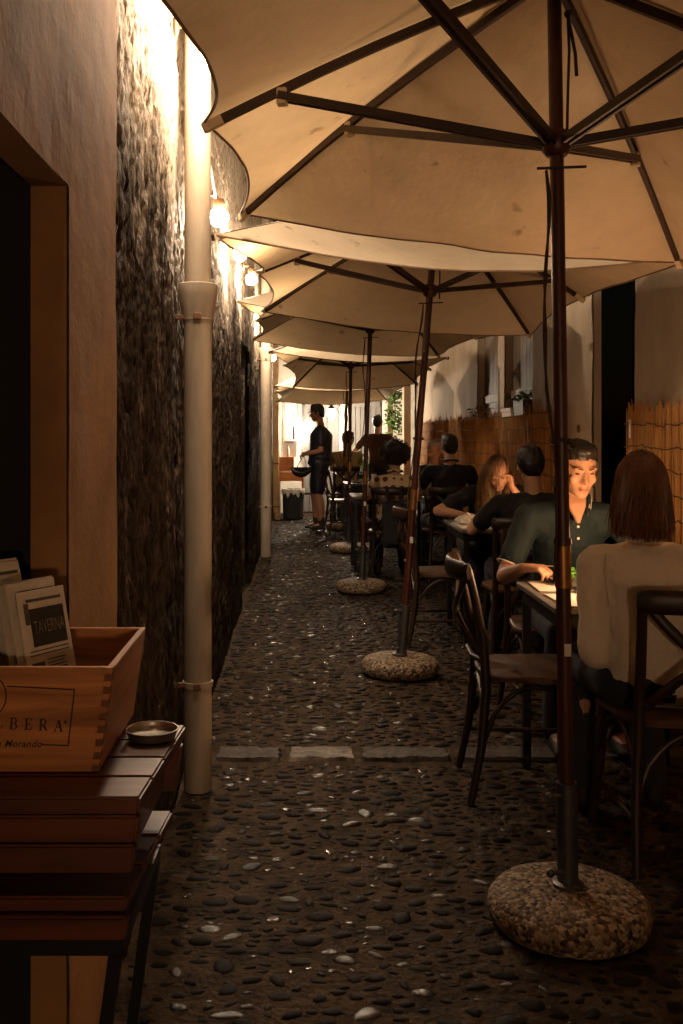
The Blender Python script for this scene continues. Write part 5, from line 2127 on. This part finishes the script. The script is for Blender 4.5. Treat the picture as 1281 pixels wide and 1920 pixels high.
# 9 / 10 far people
m9 = person('diner in a khaki shirt with crossed red braces, seated near the end', (0.70, 15.25), -8, (0.725, 15.30, 1.29),
            {-1: (0.60, 15.72, 0.80), 1: (0.85, 15.72, 0.80)}, C_KHAKI, C_JEANS, ('short', H_DARK), lean=5, hp=-14, hy=-25, vox=0.009, sh_w=0.18, scale=1.06, seat=0.50)
m10 = person('man in a brown t-shirt standing beyond the tables, back turned', (1.21, 15.55), -12, (1.195, 15.58, 1.545),
             {-1: (1.02, 15.78, 1.02), 1: (1.42, 15.80, 1.02)}, C_BROWNT, C_JEANS, ('short', H_DARK), stand=True, lean=3, hp=-10, scale=0.97, vox=0.009, sh_w=0.195,
             elbow={-1: (-1, -0.2, -0.2), 1: (1, -0.2, -0.2)})


def ring(parent, name, c, d, r, tr, m, r2=None):
    s, u, _ = frame_from(d)
    MB().tube([c + s * r * math.cos(a) + u * (r2 or r) * math.sin(a) for a in np.linspace(0, 2 * PI, 25)[:-1]], tr, 6, closed=True).build(name, m, parent)


# teal polo: collar, placket buttons and pale cuff lines
Q = m2
Mw = Q['Mw']
cf = Fig()
nbp = Q['nb']
for s in (-1, 1):
    cf.hull([(nbp + V((s * 0.060, -0.030, 0.045)), (0.012, 0.018, 0.022), None), (nbp + V((s * 0.066, 0.035, 0.012)), (0.010, 0.014, 0.020), None), (nbp + V((s * 0.044, 0.095, -0.055)), (0.012, 0.008, 0.014), None)])
cf.cap(nbp + V((-0.055, -0.040, 0.050)), (0.014, 0.012, 0.022), nbp + V((0.055, -0.040, 0.050)), (0.014, 0.012, 0.022))
cf.build('collar', C_TEAL, Q['root'], 0.006, 2, M=Mw)
for s in (-1, 1):
    for dd in (-0.014, -0.007):
        MB().tube([Mw @ (nbp + V((s * (0.080 + dd), 0.000, 0.034 - dd * 0.6))), Mw @ (nbp + V((s * (0.082 + dd), 0.040, 0.010 - dd * 0.6))), Mw @ (nbp + V((s * (0.066 + dd), 0.085, -0.035 - dd * 0.6)))], 0.0022, 5).build('collar_stripe', M_PAPER, Q['root'])
    S0, E0 = Q['shl'][s], Q['shl'][(s, 'E')]
    e2 = S0.lerp(E0, 0.74)
    d = (E0 - S0).normalized()
    ring(Q['root'], 'cuff_stripe', Mw @ (e2 + d * 0.018), Mw.to_3x3() @ d, 0.0575, 0.003, M_PAPER)
for i in range(2):
    MB().ball(Mw @ (nbp + V((0.004, 0.118 - 0.0 * i, -0.105 - 0.05 * i))), (0.006, 0.003, 0.006), 8, 5).build('button', M_PAPER, Q['root'])
# open neck shows skin
vn = Fig()
vn.hull([(nbp + V((-0.036, 0.045, 0.030)), 0.014, None), (nbp + V((0.036, 0.045, 0.030)), 0.014, None), (nbp + V((-0.030, 0.078, -0.015)), 0.012, None), (nbp + V((0.030, 0.078, -0.015)), 0.012, None), (nbp + V((0.0, 0.104, -0.085)), 0.010, None)])
vn.build('open_neck', M_SKIN, Q['root'], 0.006, 2, M=Mw)
# fork in his hand
W = Mw @ Q['shl'][(1, 'W')]
root = thing('fork', 'steel fork held in the man hand over the nearest table', 'fork', W)
MB().tube([W + V((0.055, -0.05, 0.015)), W + V((0.10, -0.075, 0.018)), W + V((0.15, -0.10, 0.0)), W + V((0.165, -0.108, -0.012))], [0.003, 0.003, 0.0035, 0.006], 6).build('handle', M_PAN, root)
for o in (-0.004, 0, 0.004):
    MB().tube([W + V((0.165 + o * 0.5, -0.108 + o, -0.012)), W + V((0.195 + o * 0.5, -0.122 + o, -0.018))], 0.0012, 5).build('tine', M_PAN, root)

# sweater collar, shoulder seams
Q = w1
Mw = Q['Mw']
for s in (-1, 1):
    S0 = Q['shl'][s]
    pts = [S0 + V((-s * 0.020, -0.052, 0.040)), S0 + V((-s * 0.012, -0.075, 0.0)), S0 + V((-s * 0.012, -0.085, -0.06)), S0 + V((-s * 0.02, -0.09, -0.12))]
    MB().tube([Mw @ p for p in pts], 0.0035, 6).build('seam', C_SWEATER, Q['root'])
ring(Q['root'], 'neckband', Mw @ (Q['nb'] + V((0, -0.002, 0.012))), V((0, -0.25, 1)), 0.068, 0.010, C_SWEATER, 0.064)

# pale collar line of the man at the third table
Q = m5
ring(Q['root'], 'collar', Q['Mw'] @ (Q['nb'] + V((0, -0.003, 0.018))), V((0, 0.15, 1)), 0.068, 0.010, C_NAVY)
ring(Q['root'], 'collar_line', Q['Mw'] @ (Q['nb'] + V((0, -0.004, 0.030))), V((0, 0.15, 1)), 0.068, 0.0035, M_PAPER)

# blouse collar
ring(w7['root'], 'collar', w7['Mw'] @ (w7['nb'] + V((0, -0.004, 0.012))), V((0, 0.15, 1)), 0.068, 0.012, M_DOTS)

# crossed braces of the khaki diner
Q = m9
C_BRACE = mat('red_brace', (0.28, 0.06, 0.025), 0.8)
for s in (-1, 1):
    pts = [Q['nb'] + V((s * 0.10, -0.055, -0.045)), Q['nb'] + V((s * 0.075, -0.118, -0.12)), Q['nb'] + V((0, -0.148, -0.25)), Q['nb'] + V((-s * 0.07, -0.135, -0.38))]
    MB().tube([Q['Mw'] @ p for p in pts], 0.010, 8, r2=0.004, up=V((0, 1, 0))).build('brace', C_BRACE, Q['root'])
MB().ball(Q['Mw'] @ (Q['nb'] + V((0, -0.15, -0.25))), (0.02, 0.008, 0.02), 8, 6).build('brace_patch', C_BRACE, Q['root'])

# cyclist: cap, white marks on the shorts, held helmet
Q = m8
Mw = Q['Mw']
C_CAP = mat('dark_teal_cap', (0.018, 0.035, 0.04), 0.7)
cp = Fig()
hp8, R8 = Q['hp'], Q['Rh']
cp.hull([(hp8(0, -0.012, 0.058), (0.088, 0.104, 0.078), R8), (hp8(0, -0.03, 0.025), (0.086, 0.088, 0.05), R8)])
cp.cap(hp8(0, 0.085, 0.035), (0.055, 0.02, 0.006), hp8(0, 0.125, 0.020), (0.04, 0.012, 0.005), R8)
cp.build('cap', C_CAP, Q['root'], 0.008, 3, M=Mw)
for i, (dz, wd) in enumerate(((0.0, 0.03), (-0.035, 0.022), (-0.065, 0.03), (-0.095, 0.018))):
    MB().box((0.235 + 0.008 * (i % 2), 14.158, 0.735 + dz), (wd, 0.006, 0.022)).build('white_mark', M_PAPER, Q['root'], False)
MB().box((0.30, 14.165, 1.0), (0.02, 0.006, 0.035)).build('white_mark', M_PAPER, Q['root'], False)
root = thing('cycling_helmet', 'black vented cycling helmet hanging upside down from the cyclist hand', 'helmet', (0.02, 14.2, 0.75))
hb = MB()
hc = V((0.0, 14.2, 0.90))
for i in range(7):
    a = -1.2 + 2.4 * i / 6
    pts = []
    for j in range(11):
        b = PI + PI * j / 10
        pts.append(hc + V((0.135 * math.cos(b), 0.10 * math.sin(a) * (0.55 + 0.45 * abs(math.sin(b))), 0.125 * math.sin(b) * math.cos(a * 0.75))))
    hb.tube(pts, 0.020, 8)
hb.build('ribbed_shell', M_INK, root)
sb = MB()
sb.lathe([(0.05, -0.105), (0.105, -0.06), (0.122, 0.0), (0.115, 0.0), (0.1, -0.055), (0.05, -0.098)], hc, 20)
sb.build('inner_shell', mat('helmet_foam', (0.02, 0.02, 0.02), 0.8), root)
for dx in (-0.06, 0.07):
    for dy in (-0.08, 0.08):
        MB().tube([hc + V((dx, dy, 0)), hc + V((dx * 0.6 + 0.02, dy * 0.6, 0.09)), V((0.045, 14.28, 1.06))], 0.0055, 6).build('strap', M_INK if dy < 0 else M_PAPER, root)

# backpack on the curly woman's chair
root = thing('backpack', 'dark backpack hanging on the chair of the curly-haired woman', 'backpack', (0.84, 9.0, 0.3))
bf = Fig()
bf.hull([(V((0.76, 8.93, 0.40)), (0.05, 0.06, 0.06), None), (V((0.92, 8.93, 0.40)), (0.05, 0.06, 0.06), None), (V((0.775, 8.94, 0.72)), (0.05, 0.045, 0.05), None), (V((0.905, 8.94, 0.72)), (0.05, 0.045, 0.05), None)])
bf.build('pack_body', C_BLACK, root, 0.012, 3, 0.006, 12)
bf = Fig()
bf.hull([(V((0.78, 8.865, 0.42)), (0.04, 0.02, 0.05), None), (V((0.90, 8.865, 0.42)), (0.04, 0.02, 0.05), None), (V((0.84, 8.87, 0.56)), (0.06, 0.02, 0.03), None)])
bf.build('front_pocket', C_BLACK, root, 0.012, 3)
for dx in (-0.055, 0.055):
    MB().tube([(0.84 + dx, 8.92, 0.74), (0.84 + dx * 1.2, 8.955, 0.85), (0.84 + dx * 1.3, 9.0, 0.888), (0.84 + dx * 1.25, 9.025, 0.85)], 0.016, 8, r2=0.005).build('strap', C_BLACK, root)

# ------------------------------------------------------------------ far end props
def leaf_cluster(mb, c, sx, sy, sz, n, size, r, keep=None):
    for i in range(n):
        p = V((r.gauss(0, sx), r.gauss(0, sy), r.gauss(0, sz)))
        q = V(c) + p
        R = Matrix.Rotation(r.uniform(0, 6.28), 3, 'Z') @ Matrix.Rotation(r.uniform(-1.2, 1.2), 3, 'X') @ Matrix.Rotation(r.uniform(-0.8, 0.8), 3, 'Y')
        L, Wd = size * r.uniform(0.7, 1.3), size * r.uniform(0.22, 0.36)
        vs = [V((0, 0, 0)), V((L * 0.35, Wd, 0.004)), V((L, 0, -0.01)), V((L * 0.35, -Wd, 0.004))]
        mb.add([q + R @ v for v in vs], [(0, 1, 2), (0, 2, 3)])


rr = random.Random(21)
root = thing('climbing_plant', 'leafy green climber against the white wall at the far right end', 'plant', (1.6, 17.0, 0))
stp = MB()
stp.tube([(1.58, 17.25, 0.0), (1.60, 17.2, 0.8), (1.56, 17.2, 1.4), (1.62, 17.15, 1.7), (1.60, 17.15, 2.1)], [0.02, 0.018, 0.014, 0.01, 0.006], 8)
stp.build('stem', M_RUST, root)
lb = MB()
leaf_cluster(lb, (1.60, 17.05, 1.62), 0.085, 0.05, 0.10, 170, 0.09, rr)
leaf_cluster(lb, (1.62, 17.05, 2.02), 0.06, 0.05, 0.10, 120, 0.085, rr)
tag(lb.build('leaves', M_LEAF, root, False), kind='stuff')
root = thing('potted_plant', 'bright green broad-leaved plant behind the diner in khaki', 'plant', (0.98, 16.85, 0))
MB().lathe([(0.10, 0), (0.14, 0.24), (0.15, 0.25), (0.13, 0.25), (0.125, 0.22)], (0.98, 16.85, 0.004), 20).build('pot', M_TERRA, root)
for i in range(16):
    a = i * 2.4
    hgt = rr.uniform(0.75, 1.3)
    tip = V((0.98 + 0.20 * math.cos(a), 16.85 + 0.12 * math.sin(a), hgt))
    b = V((0.98, 16.85, 0.22))
    s, u, d = frame_from(tip - b)
    vs, fs = [], []
    for j in range(8):
        t = j / 7
        p = b.lerp(tip, t) + V((math.cos(a) * 0.10 * t * t, math.sin(a) * 0.06 * t * t, -0.10 * t ** 3))
        wd = 0.055 * math.sin(PI * min(1, 0.12 + t * 0.88)) + 0.004
        vs += [p - s * wd, p + V((0, 0, -0.01)), p + s * wd]
    for j in range(7):
        for e in range(2):
            q = j * 3 + e
            fs.append((q, q + 1, q + 4, q + 3))
    MB().add(vs, fs).build('leaf', M_LEAFB, root)

M_ORANGE = wood_mat('orange_wood', (0.48, 0.17, 0.035), (0.32, 0.10, 0.02), 0.5, 'x', 4)
root = thing('service_stand', 'orange wooden service stand at the far left end of the alley', 'stand', (-0.17, 16.5, 0))
MB().box((-0.17, 16.55, 0.775), (0.44, 0.4, 0.03), bev=0.004).build('top_board', M_ORANGE, root, False)
MB().box((-0.17, 16.37, 0.68), (0.42, 0.02, 0.15), bev=0.003).build('front_panel', M_ORANGE, root, False)
for x in (-0.365, 0.025):
    for y in (16.39, 16.71):
        MB().box((x, y, 0.38), (0.035, 0.035, 0.76), bev=0.003).build('leg', M_WHITE if x < 0 else M_ORANGE, root, False)
root = thing('wooden_box', 'small orange wooden box on the service stand', 'box', (-0.25, 16.5, 0.79))
MB().box((-0.25, 16.5, 0.895), (0.26, 0.2, 0.205), bev=0.004).build('box_body', M_ORANGE, root, False)
MB().box((-0.17, 16.385, 0.90), (0.10, 0.03, 0.20), bev=0.003).build('front_batten', M_ORANGE, root, False)
root = thing('menu_card', 'white menu card standing behind the pump bottle', 'sign', (-0.19, 16.62, 0.998))
MB().box((-0.19, 16.56, 1.135), (0.22, 0.012, 0.27), bev=0.002).build('card', M_PAPER, root, False)
MB().box((-0.19, 16.552, 1.245), (0.13, 0.002, 0.012)).build('print_line', M_RUST, root, False)
bottle('pump bottle of sanitiser on the orange box', -0.215, 16.45, 0.999, 0.20, M_CLEAR, M_INK)
root = thing('waste_bin', 'black waste bin with a crumpled white liner under the service stand', 'bin', (-0.13, 16.25, 0))
MB().lathe([(0.155, 0.0), (0.165, 0.02), (0.175, 0.44), (0.17, 0.46), (0.16, 0.46), (0.155, 0.10)], (-0.13, 16.18, 0.004), 14).build('bin_body', C_BLACK, root, False)
lv, lf_ = [], []
N = 48
for j in range(5):
    for i in range(N):
        a = 2 * PI * i / N
        jag = 0.03 * math.sin(i * 1.7) + 0.025 * math.sin(i * 0.9 + 1)
        q = [0.15, 0.172, 0.185, 0.19, 0.184][j]
        z = [0.44, 0.49, 0.485, 0.44 + jag * 0.4, 0.40 + jag][j]
        lv.append((-0.13 + (q + 0.006 * math.sin(i * 2.3 + j)) * math.cos(a), 16.18 + (q + 0.006 * math.sin(i * 2.3 + j)) * math.sin(a), z))
for j in range(4):
    for i in range(N):
        lf_.append((j * N + i, j * N + (i + 1) % N, (j + 1) * N + (i + 1) % N, (j + 1) * N + i))
MB().add(lv, lf_).build('liner', mat('bin_liner', (0.55, 0.52, 0.46), 0.5), root, False)
root = thing('hanging_tool', 'dark brush hanging on the white end wall above the menu card', 'brush', (-0.13, 17.4, 1.4))
MB().tube([(-0.13, 17.44, 1.75), (-0.13, 17.42, 1.5)], 0.008, 6).build('cord', M_ROPE, root)
MB().tube([(-0.13, 17.42, 1.52), (-0.125, 17.42, 1.40), (-0.13, 17.42, 1.28)], [0.02, 0.028, 0.018], 8).build('bristles', M_INK, root)
for i, (x, z) in enumerate(((-0.30, 1.9), (-0.05, 2.0), (0.02, 1.75))):
    tag(MB().tube([(x, 17.46, z + 0.4), (x + 0.01, 17.46, z), (x - 0.01, 17.46, z - 0.9)], 0.007, 6).build('wall_cable', M_GREYDOOR), ['leftmost thin cable on the white end wall', 'thin cable on the end wall beside the hanging brush', 'thin cable on the end wall next to the grey door'][i], 'cable')

# things on the window ledges of the right wall
root = thing('planter_box', 'dark planter with sparse green sprigs on the right window ledge', 'planter', (1.97, 8.85, 1.52))
MB().box((2.0, 8.84, 1.60), (0.14, 0.36, 0.13), taper=0.1).build('box', mat('dark_plastic', (0.03, 0.018, 0.014), 0.6), root, False)
lb = MB()
leaf_cluster(lb, (1.97, 8.86, 1.70), 0.04, 0.11, 0.025, 70, 0.05, rr)
tag(lb.build('leaves', M_LEAF, root, False), kind='stuff')
for i in range(6):
    MB().tube([(1.99, 8.72 + i * 0.05, 1.66), (1.96 + 0.02 * (i % 2), 8.72 + i * 0.055, 1.70 + 0.012 * i)], 0.003, 5).build('stalk', M_LEAF, root)
tag(MB().box((1.975, 9.30, 1.548), (0.12, 0.42, 0.045), bev=0.004).build('stacked_box', M_WHITECLOTH, None, False), 'lower white carton on the right window ledge', 'carton')
tag(MB().box((1.985, 9.42, 1.592), (0.11, 0.44, 0.036), bev=0.004).build('stacked_box', M_WHITECLOTH, None, False), 'upper white carton on the right window ledge, longer of the two', 'carton')
root = thing('dry_creeper', 'dry creeper trailing over the reed screen top below the far shutters', 'plant', (1.93, 10.9, 1.55))
for i in range(7):
    y = 10.2 + i * 0.17
    MB().tube([(1.95, y, 1.50), (1.93, y + rr.uniform(-0.08, 0.08), 1.60 + rr.uniform(0, 0.06)), (1.91, y + rr.uniform(-0.15, 0.15), 1.60 + rr.uniform(-0.03, 0.1))], 0.004, 5).build('twig', M_RUST, root)
lb = MB()
for i in range(6):
    leaf_cluster(lb, (1.92, 10.2 + i * 0.2, 1.60), 0.012, 0.06, 0.025, 9, 0.05, rr)
tag(lb.build('leaves', mat('dry_leaf', (0.24, 0.17, 0.07), 0.7), root, False), kind='stuff')
# white tie on the near reed screen and a hook plate on the wall
tag(MB().box((1.915, 5.80, 1.39), (0.006, 0.03, 0.11), bev=0.002).build('white_tie', M_WHITECLOTH, None, False), 'small white strip fixed at the left edge of the golden reed screen', 'strip')
tag(MB().lathe([(0.03, 0), (0.03, 0.008), (0.01, 0.014)], (1.985, 7.12, 1.40), 8, Matrix.Rotation(-PI / 2, 3, 'Y')).build('wall_bracket', M_RUST), 'small dark plate on the wall above the man in teal', 'bracket')

# more on the farther tables
for (x, y, lab) in ((0.72, 12.72, 'white plate on the narrow table right of the cyclist'), (1.40, 10.05, 'white plate on the third table')):
    root = thing('dinner_plate', lab, 'plate', (x, y, ZT))
    MB().lathe([(0.07, 0.0), (0.115, 0.016), (0.113, 0.02), (0.07, 0.008)], (x, y, ZT + 0.002), 24).build('plate', M_WHITECLOTH, root)
    MB().ball((x, y, ZT + 0.018), (0.055, 0.05, 0.018), 12, 6).build('food', M_TERRA, root)
for (x, y, lab) in ((0.92, 12.62, 'clear tumbler on the narrow table right of the cyclist'), (1.05, 16.0, 'clear tumbler on the far table'), (0.80, 10.0, 'second clear tumbler at the curly-haired woman table')):
    root = thing('glass_tumbler', lab, 'glass', (x, y, ZT))
    MB().lathe([(0.03, 0.0), (0.037, 0.11), (0.034, 0.11), (0.028, 0.006)], (x, y, ZT + 0.002), 18).build('glass_body', M_CLEAR, root)
    MB().lathe([(0.028, 0.006), (0.031, 0.05), (0.001, 0.05)], (x, y, ZT + 0.004), 14).build('drink', M_WHITECLOTH, root)
